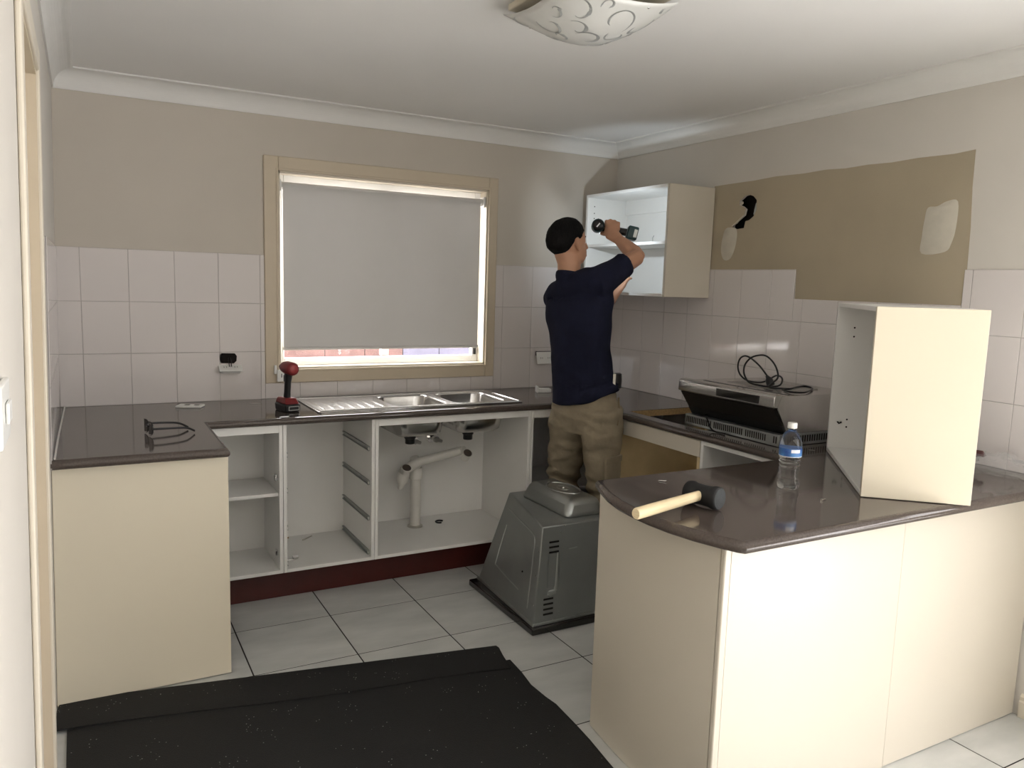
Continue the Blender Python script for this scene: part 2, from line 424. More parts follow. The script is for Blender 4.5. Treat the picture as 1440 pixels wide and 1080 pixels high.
# baseboard on the right wall beyond the peninsula
bb = struct(MB().prism([(0, 0), (0.014, 0), (0.014, 0.058), (0.010, 0.064), (0.010, 0.078), (0.0, 0.088)], lambda a, b, t: (XR - a, -2.665 if t == 0 else GY1, b)).build('baseboard_right', 'trim_pale'))
struct(MB().prism([(0, 0), (0.014, 0), (0.014, 0.058), (0.010, 0.064), (0.010, 0.078), (0.0, 0.088)], lambda a, b, t: (xl(b) + a, -2.375 if t == 0 else REAR, b)).build('baseboard_left', 'trim_pale'))

# door in the left wall
d1 = struct(bpy.data.objects.new('door_1', None)); COL.objects.link(d1); d1.location = (-0.06, (DY0 + DY1) / 2, 0)
d1['_w'] = tuple(d1.location)
def lbox(y0, y1, z0, z1, a0, a1):
    return MB().hexa([(xl(z0) + a0, y0, z0), (xl(z0) + a1, y0, z0), (xl(z0) + a1, y1, z0), (xl(z0) + a0, y1, z0)], [(xl(z1) + a0, y0, z1), (xl(z1) + a1, y0, z1), (xl(z1) + a1, y1, z1), (xl(z1) + a0, y1, z1)])
lbox(DY0, DY0 + 0.018, 0, DZ, -0.115, 0.004).build('door_jamb', 'trim_cream', d1)
lbox(DY1 - 0.018, DY1, 0, DZ, -0.115, 0.004).build('door_jamb', 'trim_cream', d1)
lbox(DY0, DY1, DZ - 0.018, DZ, -0.115, 0.004).build('door_head', 'trim_cream', d1)
lbox(DY1 - 0.030, DY1 - 0.018, 0, DZ - 0.018, -0.085, -0.045).build('door_stop', 'trim_cream', d1)
lbox(DY0 - 0.062, DY0 + 0.008, 0, DZ + 0.055, 0.0005, 0.012).build('architrave', 'trim_pale', d1, bevel=0.004)
lbox(DY1 - 0.008, DY1 + 0.050, 0, DZ + 0.055, 0.0005, 0.012).build('architrave', 'trim_pale', d1, bevel=0.004)
lbox(DY0 - 0.06, DY1 + 0.05, DZ - 0.006, DZ + 0.055, 0.0005, 0.0115).build('architrave', 'trim_pale', d1, bevel=0.004)
lbox(DY0 + 0.02, DY1 - 0.02, 0.006, DZ - 0.02, -0.125, -0.090).build('door_leaf', 'trim_pale', d1)

# wall tiles ---------------------------------------------------------
GAP = 0.0016
TILEMESH = {}
def tile(parent, kind, a0, a1, b0, b1, hole=None):
    """kind: back / right / left plane; a along the wall, b height"""
    if a1 - a0 < 0.006 or b1 - b0 < 0.006: return
    a0 += GAP / 2; a1 -= GAP / 2; b0 += GAP / 2; b1 -= GAP / 2
    key = (kind, round(a1 - a0, 4), round(b1 - b0, 4)) if (hole is None and kind != 'left') else None
    e = 0.0018
    def P(a, b, d):
        if kind == 'back': return (a, YB - d, b)
        if kind == 'right': return (XR - d, a, b)
        return (xl(b) + d, a, b)
    oa, ob = (a0, b0)
    if key and key in TILEMESH: me = TILEMESH[key]
    else:
        mb = MB()
        if hole:
            mb.plate([[(a0, b0), (a1, b0), (a1, b1), (a0, b1)], hole], lambda a, b: P(a, b, TT), lambda a, b: P(a, b, 0.0))
        else:
            ra = lambda a, b, d: P(a, b, d)
            c = [(a0, b0), (a1, b0), (a1, b1), (a0, b1)]; ci = [(a0 + e, b0 + e), (a1 - e, b0 + e), (a1 - e, b1 - e), (a0 + e, b1 - e)]
            mb.add([P(a, b, 0.0) for a, b in c] + [P(a, b, TT - 0.0012) for a, b in c] + [P(a, b, TT) for a, b in ci],
                   [(0, 1, 5, 4), (1, 2, 6, 5), (2, 3, 7, 6), (3, 0, 4, 7), (4, 5, 9, 8), (5, 6, 10, 9), (6, 7, 11, 10), (7, 4, 8, 11), (8, 9, 10, 11), (3, 2, 1, 0)])
        org = Vector(P(a0, b0, 0)) if key else Vector((0, 0, 0))
        mb.v = [v - org for v in mb.v]
        me = mb.mesh('wall_tile'); me.materials.append(MATS['wall_tile'])
        if key: TILEMESH[key] = me
    o = bpy.data.objects.new('wall_tile', me); COL.objects.link(o); o.parent = parent
    if key: o.location = P(a0, b0, 0)
Z = [BT, BT + TH, BT + 2 * TH, BT + 3 * TH]
XO, YO = 0.0713, -0.7234
def grout(parent, rects, kind):
    d = TT - 0.0016
    mb = MB()
    for a0, a1, b0, b1 in rects:
        if kind == 'back': mb.box(a0, a1, YB - d, YB, b0, b1)
        elif kind == 'right': mb.box(XR - d, XR, a0, a1, b0, b1)
        else: mb.hexa([(xl(b0), a0, b0), (xl(b0) + d, a0, b0), (xl(b0) + d, a1, b0), (xl(b0), a1, b0)], [(xl(b1), a0, b1), (xl(b1) + d, a0, b1), (xl(b1) + d, a1, b1), (xl(b1), a1, b1)])
    mb.build('grout_bed', 'wall_grout', parent)
FX0, FX1 = 0.893, 2.219      # window architrave outer edges
FZ0 = 0.980
SOCK = (0.668, 0.752, 1.086, 1.146)
for k in range(-1, 16):
    a0, a1 = XO + 0.2 * k, XO + 0.2 * (k + 1)
    a0 = max(a0, -0.030); a1 = min(a1, W)
    for r in range(3):
        z0, z1 = Z[r], Z[r + 1]
        # cut round the window frame
        if a1 > FX0 and a0 < FX1:
            if a0 < FX0 - 0.01: tile(wb, 'back', a0, FX0, z0, z1)
            if a1 > FX1 + 0.01: tile(wb, 'back', FX1, a1, z0, z1)
            if r == 0: tile(wb, 'back', max(a0, FX0), min(a1, FX1), z0, FZ0)
        elif k == 3 and r == 0:
            sx0, sx1, sz0, sz1 = SOCK[0], SOCK[1], SOCK[2], 1.1445
            rnd = [(0.672, 1.100), (0.678, 1.090), (0.740, 1.088), (0.752, 1.100), (0.754, 1.125), (0.744, 1.139), (0.680, 1.141), (0.672, 1.132)]
            tile(wb, 'back', a0, a1, z0, z1, hole=rnd)
        else:
            tile(wb, 'back', a0, a1, z0, z1)
grout(wb, [(-0.035, 0.668, BT - 0.03, Z[3]), (0.668, 0.756, BT - 0.03, 1.085), (0.668, 0.756, 1.143, Z[3]), (0.756, FX0 + 0.01, BT - 0.03, Z[3]), (FX0 + 0.01, FX1 - 0.01, BT - 0.03, FZ0 + 0.01), (FX1 - 0.01, XR, BT - 0.03, Z[3])], 'back')
B('socket_hole', (0.668, 0.756, YB - 0.0009, YB - 0.0004, 1.085, 1.143), 'black_hole', wb)
# right wall tiles
for m_ in range(-4, 11):
    a1, a0 = YO - 0.2 * m_, YO - 0.2 * (m_ + 1)
    a1 = min(a1, 0.0)
    if a0 > -0.005: continue
    for r in range(3):
        z0, z1 = Z[r], Z[r + 1]
        if a0 < -2.76: a0 = -2.76
        if r == 2:
            segs = []
            if a1 > -1.471: segs.append((max(a0, -1.471), a1, z1))
            if a0 < -1.471 and a1 > -2.29: segs.append((max(a0, -2.29), min(a1, -1.471), PZ))
            if a0 < -2.29: segs.append((a0, min(a1, -2.29), z1))
            for s0, s1, zt in segs: tile(wr, 'right', s0, s1, z0, zt)
        else: tile(wr, 'right', a0, a1, z0, z1)
grout(wr, [(-2.76, 0.0, BT - 0.03, PZ), (-1.471, 0.0, PZ, Z[3]), (-2.76, -2.29, PZ, Z[3])], 'right')
# left wall tiles, the length of the worktop
for j in range(6):
    for r in range(3): tile(wl, 'left', max(-1.17, -0.2 * (j + 1)), -0.2 * j, Z[r], Z[r + 1])
grout(wl, [(-1.17, 0.0, BT - 0.03, Z[3])], 'left')

# ------------------------------------------------------------------ window
w1 = struct(bpy.data.objects.new('window_1', None)); COL.objects.link(w1); w1.location = (1.56, 0.07, WZ0); w1['_w'] = tuple(w1.location)
AZ0, AZ1 = FZ0, 2.132
for dims in ((FX0, WX0, -0.006, YB + 0.004, AZ0, AZ1), (WX1, FX1, -0.006, YB + 0.004, AZ0, AZ1), (WX0, WX1, -0.006, YB + 0.004, WZ1, AZ1), (WX0, WX1, -0.006, YB + 0.004, AZ0, WZ0)):
    B('architrave', dims, 'trim_cream', w1, bevel=0.004)
for dims in ((WX0 - 0.012, WX0, -0.010, 0.0, WZ0 - 0.012, WZ1 + 0.012), (WX1, WX1 + 0.012, -0.010, 0.0, WZ0 - 0.012, WZ1 + 0.012), (WX0, WX1, -0.010, 0.0, WZ1, WZ1 + 0.012), (WX0, WX1, -0.010, 0.0, WZ0 - 0.012, WZ0)):
    B('inner_bead', dims, 'trim_cream', w1, bevel=0.002)
for dims in ((WX0, WX0 + 0.010, YB, 0.13, WZ0, WZ1), (WX1 - 0.010, WX1, YB, 0.13, WZ0, WZ1), (WX0, WX1, YB, 0.13, WZ1 - 0.010, WZ1), (WX0, WX1, YB, 0.13, WZ0, WZ0 + 0.010)):
    B('reveal_lining', dims, 'trim_pale', w1)
gx0, gx1, gz0, gz1 = WX0 + 0.010, WX1 - 0.010, WZ0 + 0.010, WZ1 - 0.010
for dims in ((gx0, gx0 + 0.035, 0.085, 0.125, gz0, gz1), (gx1 - 0.035, gx1, 0.085, 0.125, gz0, gz1), (gx0 + 0.035, gx1 - 0.035, 0.085, 0.125, gz0, gz0 + 0.038), (gx0 + 0.035, gx1 - 0.035, 0.085, 0.125, gz1 - 0.035, gz1), (1.548, 1.592, 0.083, 0.123, gz0 + 0.045, gz1 - 0.035)):
    B('aluminium_frame', dims, 'alu_white', w1, bevel=0.003)
B('pane', (gx0 + 0.035, 1.548, 0.103, 0.107, gz0 + 0.045, gz1 - 0.035), 'pane_glass', w1)
B('pane', (1.592, gx1 - 0.035, 0.103, 0.107, gz0 + 0.045, gz1 - 0.035), 'pane_glass', w1)
B('window_latch', (gx1 - 0.030, gx1 - 0.014, 0.070, 0.085, 1.105, 1.150), 'black_plastic', w1, bevel=0.002)

# outside: a boundary fence and ground
g = MB().box(-14, 18, 0.15, 22, -0.32, -0.30).build('ground', 'ground'); struct(g)
fen = thing('fence', 'sunlit boundary fence of upright boards seen below the blind', 'fence', (2.2, 2.6, -0.3))
for i in range(26):
    x = -0.6 + i * 0.36
    B('fence_board', (x, x + 0.352, 2.6, 2.63, -0.3, 1.50), 'fence_brick' if x < 2.35 else 'fence_blue', fen)
B('fence_rail', (-0.6, 8.76, 2.63, 2.68, 1.2, 1.28), 'ground', fen)
B('fence_rail', (-0.6, 8.76, 2.63, 2.68, 0.1, 0.18), 'ground', fen)

# roller blind
bl = thing('roller_blind', 'pale grey roller blind pulled most of the way down the window', 'blind', (1.555, 0.035, 1.12))
MB().lathe([(0.020, 0.985), (0.020, 2.135)], 20, (0, 0.040, 1.993), 'X').build('blind_roller', 'blind_cloth', bl, smooth=True)
MB().box(0.992, 2.118, 0.0205, 0.0215, 1.162, 1.995).build('blind_cloth', 'blind_cloth', bl)
MB().lathe([(0.004, 0.988), (0.009, 0.990), (0.009, 2.120), (0.004, 2.122)], 12, (0, 0.021, 1.158), 'X').build('bottom_bar', 'blind_cloth', bl, smooth=True)
for x in (0.977, 2.138): B('bracket', (x - 0.002, x + 0.006, 0.012, 0.070, 1.965, 2.022), 'white_plastic', bl)
MB().tube([(0.982, 0.012, 2.02), (0.982, 0.010, 1.6), (0.982, 0.006, 1.09)], 0.0018, 6).build('blind_chain', 'white_plastic', bl)
# chain holder box on the frame
ch = thing('chain_holder', 'small white blind chain holder at the lower left corner of the window frame', 'bracket', (0.965, -0.012, 1.0))
B('holder_body', (0.948, 1.005, -0.026, -0.0105, 0.990, 1.052), 'white_plastic', ch, bevel=0.003)
B('holder_clip', (0.934, 0.947, -0.022, -0.0105, 1.03, 1.075), 'white_plastic', ch, bevel=0.002)
for x in (0.968, 0.984): B('holder_slot', (x, x + 0.004, -0.0275, -0.0255, 1.012, 1.032), 'black_plastic', ch)

# ------------------------------------------------------------------ worktop
def inset(path, d):
    k = len(path); out = []
    for i in range(k):
        p = Vector(path[i])
        d1 = (p - Vector(path[i - 1])).normalized() if i else (Vector(path[1]) - p).normalized()
        d2 = (Vector(path[i + 1]) - p).normalized() if i < k - 1 else d1
        n1 = Vector((d1.y, -d1.x)); n2 = Vector((d2.y, -d2.x)); m__ = (n1 + n2).normalized()
        q = p - m__ * (d / max(m__.dot(n1), 0.4)); out.append((q.x, q.y))
    return out
arc = [(1.536, -2.060), (1.502, -2.135), (1.470, -2.215), (1.449, -2.300), (1.440, -2.385), (1.439, -2.450), (1.446, -2.530), (1.463, -2.610), (1.487, -2.680), (1.508, -2.730), (1.522, -2.748)]
edge = [(-0.046, -1.172), (0.532, -1.172), (0.532, -0.605), (2.442, -0.605), (2.442, -2.060)] + arc + [(W, -2.748)]
R_ = (BT - BU) / 2
ed_in = inset(edge, R_)
ed_in[0] = (-0.040, ed_in[0][1]); ed_in[-1] = (W, ed_in[-1][1])
wk = thing('worktop', 'dark brown glossy worktop running round three walls and out over the peninsula', 'worktop', (1.5, -0.3, BU))
CUT = [(2.520, -0.945), (2.520, -1.50), (2.990, -1.50), (2.990, -0.945)]
SNK = [(1.060, -0.500), (1.060, -0.085), (2.105, -0.085), (2.105, -0.500)]
poly = ed_in + [(W, 0.0), (-0.034, 0.0)]
MB().plate([poly, CUT, SNK], lambda a, b: (a, b, BT), lambda a, b: (a, b, BU)).build('slab', 'worktop', wk)
prof = [(0.0, BU + 0.0001)] + [(R_ * cos(t) , (BT + BU) / 2 + R_ * 0.999 * sin(t)) for t in [(-pi / 2) + pi * i / 10 for i in range(1, 10)]] + [(0.0, BT - 0.0001)]
MB().sweep(ed_in, prof).build('rolled_edge', 'worktop', wk, smooth=True)
# raw chipboard faces of the cooktop cut-out
for dims in ((2.5200, 2.5212, -1.499, -0.946, BU, BT - 0.002), (2.9888, 2.9900, -1.499, -0.946, BU, BT - 0.002), (2.521, 2.989, -0.9462, -0.945, BU, BT - 0.002), (2.521, 2.989, -1.5, -1.4988, BU, BT - 0.002)):
    B('cut_edge', dims, 'raw_board', wk)

# ------------------------------------------------------------------ base cabinets
T = 0.016
CZ0, CZ1 = 0.168, BU - 0.001
FYC = -0.580
def cabinet(name, label, x0, x1, back=True, rail=(0.835,), extra=None, backy=-0.03, z0=CZ0, mt='white_melamine'):
    c = thing(name, label, 'cabinet', ((x0 + x1) / 2, FYC / 2, z0))
    B('side_panel', (x0, x0 + T, FYC, backy, z0, CZ1), mt, c, bevel=0.0012)
    B('side_panel', (x1 - T, x1, FYC, backy, z0, CZ1), mt, c, bevel=0.0012)
    B('base_panel', (x0 + T, x1 - T, FYC, backy, z0, z0 + T), mt, c, bevel=0.0012)
    if back: B('back_panel', (x0 + T, x1 - T, backy - 0.012, backy - 0.001, z0 + T, CZ1), mt, c)
    if rail: B('top_rail', (x0 + T, x1 - T, FYC, FYC + T, rail[0], CZ1), mt, c, bevel=0.0012)
    return c
c1 = cabinet('base_cabinet', 'narrow open white base cabinet with one shelf beside the cream end panel', 0.546, 0.851, rail=(0.830,), backy=-0.22)
B('shelf', (0.546 + T, 0.851 - T, FYC + 0.03, -0.236, 0.528, 0.544), 'white_melamine', c1, bevel=0.0012)
B('hinge_plate', (0.822, 0.8345, -0.55, -0.52, 0.600, 0.630), 'chrome', c1, bevel=0.002)
B('hinge_plate', (0.822, 0.8345, -0.55, -0.52, 0.245, 0.270), 'chrome', c1, bevel=0.002)
c2 = cabinet('base_cabinet', 'open white base cabinet with four metal drawer runners left of the sink cabinet', 0.853, 1.288, rail=None, backy=-0.10)
for z in (0.708, 0.540, 0.362, 0.190):
    for xs, sg in ((1.288 - T, -1), (0.853 + T, 1)):
        rn = MB().prism([(0, 0), (0.010, 0), (0.010, 0.003), (0.003, 0.004), (0.003, 0.018), (0.010, 0.019), (0.010, 0.022), (0, 0.022)], lambda a, b, t: (xs + sg * a, -0.555 if t == 0 else -0.125, z + b)).build('drawer_runner', 'galvanised_light', c2)
        MB().lathe([(0.008, 0.0), (0.008, 0.007)], 12, (xs + sg * 0.003 - 0.0035, -0.545, z + 0.008), 'X').build('runner_wheel', 'white_plastic', rn if False else c2, smooth=True)
for y, z in ((-0.30, 0.44), (-0.30, 0.36), (-0.302, 0.352)): MB().lathe([(0.0028, 0), (0.0028, 0.0006)], 8, (0.853 + T, y, z), 'X').build('shelf_hole', 'black_hole', c2)
c3 = cabinet('base_cabinet', 'wide open white sink cabinet with plumbing inside', 1.290, 2.152, rail=(0.832,), backy=-0.045)
c4 = cabinet('base_cabinet', 'dark open corner cabinet with a shelf behind the standing person', 2.154, 3.055, rail=(0.822,), backy=-0.03)
B('shelf', (2.154 + T, 3.055 - T, FYC + 0.02, -0.046, 0.395, 0.411), 'white_melamine', c4, bevel=0.0012)
# scraps left in the cabinets
def lies(name, mb, mt, label, cat, smooth=False, group=None):
    o = mb.build(name, mt, smooth=smooth); tag(o, label, cat, group); return o
hz = CZ0 + T
hg = thing('cabinet_hinge', 'loose metal hinge lying on the floor of the drawer cabinet', 'hinge', (0.925, -0.46, hz))
MB().lathe([(0.013, 0), (0.015, 0.002), (0.015, 0.011)], 14, (0.935, -0.455, hz)).build('hinge_cup', 'chrome', hg, smooth=True)
B('hinge_arm', (0.885, 0.926, -0.476, -0.464, hz, hz + 0.006), 'chrome', hg, bevel=0.002)
lies('wood_chip', MB().hexa([(0.95, -0.135, hz), (0.975, -0.142, hz), (0.977, -0.136, hz), (0.955, -0.128, hz)], [(0.952, -0.135, hz + 0.006), (0.975, -0.142, hz + 0.004), (0.977, -0.136, hz + 0.004), (0.955, -0.128, hz + 0.005)]), 'raw_board', 'dark wood chip at the back of the drawer cabinet floor', 'debris')
lies('wood_splinter', MB().hexa([(1.03, -0.20, hz), (1.09, -0.150, hz), (1.094, -0.154, hz), (1.034, -0.206, hz)], [(1.03, -0.20, hz + 0.004), (1.09, -0.150, hz + 0.003), (1.094, -0.154, hz + 0.003), (1.034, -0.206, hz + 0.004)]), 'brass_dull', 'thin splinter lying near the back of the drawer cabinet floor', 'debris')
lies('pipe_clip', MB().tube([(1.80 + 0.022 * cos(t), -0.20 + 0.022 * sin(t), hz + 0.005) for t in [0.3 + i * 0.45 for i in range(11)]], 0.0045, 6), 'black_plastic', 'small dark curved clip on the sink cabinet floor beside the pipe', 'clip', smooth=True)

# left leg cabinet with cream end panel
c5 = thing('end_cabinet', 'cream fronted base cabinet under the short left worktop leg', 'cabinet', (0.25, -0.85, 0))
MB().hexa([(xl(0) + 0.001, -1.112, 0.004), (0.533, -1.112, 0.004), (0.533, -1.094, 0.004), (xl(0) + 0.001, -1.094, 0.004)], [(xl(BU) + 0.001, -1.112, BU - 0.001), (0.533, -1.112, BU - 0.001), (0.533, -1.094, BU - 0.001), (xl(BU) + 0.001, -1.094, BU - 0.001)]).build('end_panel', 'cream_laminate', c5, bevel=0.0015, label='tall plain cream panel facing the room')
B('side_panel', (0.512, 0.528, -1.093, -0.605, CZ0, BU - 0.001), 'white_melamine', c5, bevel=0.0012)
B('base_panel', (-0.020, 0.511, -1.093, -0.605, CZ0, CZ0 + T), 'white_melamine', c5)
B('back_panel', (-0.022, -0.008, -1.093, -0.605, CZ0 + T, BU - 0.001), 'white_melamine', c5)
# kickboards
B('kickboard', (0.47, 2.60, -0.446, -0.430, 0.001, CZ0 - 0.001), 'kick_red', None)
tag(bpy.data.objects['kickboard'], 'dark red kickboard under the sink run', 'kickboard')
o = B('kickboard', (2.575, 2.591, -2.10, -0.46, 0.001, CZ0 - 0.001), 'kick_red', None); tag(o, 'dark red kickboard under the oven housing', 'kickboard')
o = B('kickboard', (0.470, 0.486, -1.090, -0.448, 0.001, CZ0 - 0.001), 'kick_red', None); tag(o, 'dark red kickboard behind the cream end panel', 'kickboard')

# right run: oven housing and side cabinet
FXR = 2.462
ov = thing('oven_housing', 'empty tan oven housing with a white rail below the cooktop cut-out', 'cabinet', (2.75, -1.25, CZ0))
B('fascia_rail', (FXR - 0.004, FXR + 0.012, -1.545, -0.930, 0.790, BU - 0.002), 'cream_panel', ov, bevel=0.0015)
B('side_panel', (FXR, 3.055, -0.946, -0.930, CZ0, 0.788), 'tan_board', ov)
B('side_panel', (FXR, 3.055, -1.545, -1.529, CZ0, 0.788), 'tan_board', ov)
B('base_panel', (FXR, 3.055, -1.528, -0.947, CZ0, CZ0 + T), 'tan_board', ov)
B('back_panel', (3.040, 3.055, -1.528, -0.947, CZ0 + T, 0.788), 'tan_board', ov)
sc_ = thing('side_cabinet', 'open white base cabinet between the oven housing and the peninsula', 'cabinet', (2.75, -1.8, CZ0))
B('side_panel', (FXR, 3.055, -1.563, -1.547, CZ0, BU - 0.001), 'white_melamine', sc_, bevel=0.0012)
B('side_panel', (FXR, 3.055, -2.100, -2.084, CZ0, BU - 0.001), 'white_melamine', sc_, bevel=0.0012)
B('base_panel', (FXR, 3.055, -2.083, -1.564, CZ0, CZ0 + T), 'white_melamine', sc_)
B('back_panel', (3.040, 3.055, -2.083, -1.564, CZ0 + T, BU - 0.001), 'white_melamine', sc_)
B('top_rail', (FXR, FXR + T, -2.083, -1.564, 0.848, BU - 0.001), 'white_melamine', sc_, bevel=0.0012)

# peninsula
pn = thing('peninsula_base', 'cream panelled peninsula base with a curved end', 'cabinet', (2.3, -2.35, 0))
ep = []
for i in range(13):
    t = i / 12
    y = -2.022 - t * (2.632 - 2.022)
    x = 1.586 + (1.549 - 1.586) * t - 0.012 * sin(pi * t)
    ep.append((x, y))
MB().plate([ep + [(p[0] + 0.018, p[1]) for p in reversed(ep)]], lambda a, b: (a, b, 0.003), lambda a, b: (a, b, BU - 0.001)).build('end_panel', 'cream_panel', pn, smooth=True)
B('corner_post', (1.548, 1.572, -2.650, -2.634, 0.003, BU - 0.001), 'cream_panel', pn, bevel=0.004)
B('front_panel', (1.574, 2.3085, -2.647, -2.631, 0.003, BU - 0.001), 'cream_panel', pn, bevel=0.0012)
B('front_panel', (2.3120, W - 0.002, -2.645, -2.629, 0.003, BU - 0.001), 'cream_panel', pn, bevel=0.0012)
B('back_panel', (1.606, 2.44, -2.118, -2.102, 0.003, BU - 0.001), 'white_melamine', pn)

# ------------------------------------------------------------------ sink, taps and waste
sk = thing('sink', 'stainless steel sink with drainer and two bowls under the window', 'sink', (1.58, -0.29, BT))
SX0, SX1, SY0, SY1 = 1.030, 2.135, -0.525, -0.062
def rrect(x0, x1, y0, y1, r, n=5):
    out = []
    for cx, cy, a in ((x1 - r, y1 - r, 0), (x0 + r, y1 - r, 90), (x0 + r, y0 + r, 180), (x1 - r, y0 + r, 270)):
        for i in range(n + 1):
            t = radians(a + 90 * i / n); out.append((cx + r * cos(t), cy + r * sin(t)))
    return out
BW = [(1.430, 1.725, -0.475, -0.120), (1.765, 2.070, -0.475, -0.120)]
holes = [list(reversed(rrect(*b, 0.06))) for b in BW]
MB().plate([rrect(SX0, SX1, SY0, SY1, 0.02)] + holes, lambda a, b: (a, b, BT + 0.006), lambda a, b: (a, b, BT + 0.0005)).build('sink_deck', 'steel', sk, bevel=0.002)
for x in (1.075, 1.125, 1.175, 1.225, 1.275, 1.325, 1.375):
    MB().tube([(x, -0.455, BT + 0.006), (x, -0.13, BT + 0.006)], [(0.007, 0.0025)] * 2, 8).build('drainer_rib', 'steel', sk, smooth=True)
MB().sweep(rrect(SX0 + 0.012, SX1 - 0.012, SY0 + 0.012, SY1 - 0.012, 0.016)[::-1], [(-0.004, BT + 0.006), (0.0, BT + 0.0095), (0.004, BT + 0.006)], closed=True).build('raised_rim', 'steel', sk, smooth=True)
for bx0, bx1, by0, by1 in BW:
    mb = MB(); rings = []
    for d, z, r in ((0.0, BT + 0.006, 0.06), (0.004, BT - 0.004, 0.06), (0.012, 0.80, 0.06), (0.022, 0.752, 0.055), (0.045, 0.738, 0.04), (0.10, 0.733, 0.03)):
        rings.append([(x, y, z) for x, y in rrect(bx0 + d, bx1 - d, by0 + d, by1 - d, r)])
    n = len(rings[0])
    for rg in rings: mb.v += [Vector(p) for p in rg]
    for i in range(len(rings) - 1):
        for j in range(n): mb.f.append((i * n + j, i * n + (j + 1) % n, (i + 1) * n + (j + 1) % n, (i + 1) * n + j))
    mb.f.append(tuple((len(rings) - 1) * n + j for j in range(n)))
    bo = mb.build('bowl', 'steel', sk, smooth=True)
    sm = bo.modifiers.new('skin', 'SOLIDIFY'); sm.thickness = 0.0015; sm.offset = 1
    MB().lathe([(0.034, 0.734), (0.036, 0.7365), (0.026, 0.7362), (0.020, 0.734)], 18, ((bx0 + bx1) / 2, (by0 + by1) / 2, 0)).build('drain_ring', 'chrome', sk, smooth=True)
    MB().lathe([(0.024, 0.672), (0.026, 0.674), (0.026, 0.700), (0.031, 0.702), (0.031, 0.731)], 18, ((bx0 + bx1) / 2, (by0 + by1) / 2, 0)).build('outlet', 'black_plastic', sk, smooth=True)

wp = thing('waste_pipe', 'white plastic waste pipe inside the sink cabinet', 'pipe', (1.618, -0.25, hz))
py = -0.21
MB().tube([(1.648, py, hz), (1.648, py, 0.50)], 0.030, 20).build('stand_pipe', 'pvc_white', wp, smooth=True)
MB().lathe([(0.034, 0.455), (0.038, 0.458), (0.038, 0.490), (0.034, 0.494), (0.034, 0.515)], 20, (1.648, py, 0)).build('pipe_collar', 'pvc_white', wp, smooth=True)
MB().tube([(1.553, py - 0.06, 0.520), (1.618, py - 0.03, 0.540), (1.658, py - 0.03, 0.555), (1.888, py - 0.05, 0.600), (1.903, py - 0.075, 0.607)], [0.026, 0.027, 0.024, 0.024, 0.026], 18).build('cross_pipe', 'pvc_white', wp, smooth=True)
MB().tube([(1.648, py, 0.50), (1.645, py - 0.005, 0.545), (1.633, py - 0.010, 0.575)], [0.027, 0.028, 0.024], 16).build('pipe_elbow', 'pvc_white', wp, smooth=True)
def cup(x, y, z, dx, dy, dz):
    d = Vector((dx, dy, dz)).normalized(); p = Vector((x, y, z))
    MB().tube([p - d * 0.05, p - d * 0.005, p - d * 0.004, p], [0.024, 0.025, 0.029, 0.029], 18).build('pipe_socket', 'pvc_white', wp, smooth=True)
    MB().tube([p + d * 0.0002, p + d * 0.001], [0.024, 0.024], 18).build('socket_mouth', 'pipe_inner', wp)
cup(1.556, -0.31, 0.545, 0.0, -0.55, 0.83)
cup(1.913, -0.31, 0.597, 0.05, -0.70, 0.72)
MB().tube([(1.554, -0.282, 0.518), (1.553, -0.268, 0.495), (1.552, -0.255, 0.460)], [0.030, 0.034, 0.030], 16).build('trap_nut', 'pvc_white', wp, smooth=True)
MB().tube([(1.552, -0.255, 0.485), (1.552, -0.245, 0.440), (1.548, -0.235, 0.415)], [0.020, 0.020, 0.012], 14).build('trap_tail', 'pvc_white', wp, smooth=True)
MB().lathe([(0.042, hz), (0.042, hz + 0.006), (0.031, hz + 0.010)], 20, (1.648, py, 0)).build('floor_flange', 'brass_dull', wp, smooth=True, label='yellowed sealant ring at the foot of the pipe')
for x, lb in ((1.672, 'chrome stop valve under the sink, left one of the pair'), (1.800, 'chrome stop valve under the sink, right one of the pair')):
    v = thing('stop_valve', lb, 'valve', (x, -0.058, 0.648), group='stop valves under the sink')
    MB().lathe([(0.030, -0.059), (0.030, -0.066), (0.020, -0.070), (0.014, -0.073), (0.014, -0.115), (0.018, -0.117), (0.018, -0.140)], 18, (x, 0, 0.648), 'Y').build('valve_body', 'chrome', v, smooth=True)
    MB().tube([(x - 0.02, -0.146, 0.648), (x, -0.148, 0.648), (x + 0.028, -0.146, 0.637)], [0.011, 0.013, 0.009], 10).build('valve_handle', 'steel_dull', v, smooth=True)

# ------------------------------------------------------------------ wall cabinet on the right wall
UX, UY0, UY1, UZ0, UZ1 = 2.752, -0.892, -0.128, 1.486, 2.070
uc = thing('wall_cabinet', 'white doorless wall cabinet with one shelf, still hung in the corner', 'cabinet', (2.9, -0.51, UZ0))
UB = W - 0.002
def utop(x): return UZ1 + (x - UX) * 0.03
B('side_panel', (UX, UB, UY0, UY0 + 0.018, UZ0, UZ1), 'cream_panel', uc, bevel=0.0012, label='smooth off-white cabinet side')
B('side_panel', (UX, UB, UY1 - 0.018, UY1, UZ0, UZ1), 'white_melamine', uc, bevel=0.0012)
B('base_panel', (UX, UB, UY0 + 0.019, UY1 - 0.019, UZ0, UZ0 + T), 'white_melamine', uc, bevel=0.0012)
B('top_panel', (UX, UB, UY0 + 0.019, UY1 - 0.019, UZ1 - T, UZ1), 'white_melamine', uc, bevel=0.0012)
B('shelf', (UX + 0.012, UB - 0.013, UY0 + 0.019, UY1 - 0.019, 1.762, 1.778), 'white_melamine', uc, bevel=0.0012)
B('back_panel', (UB - 0.012, UB, UY0 + 0.019, UY1 - 0.019, UZ0 + T, UZ1 - T), 'white_melamine', uc)
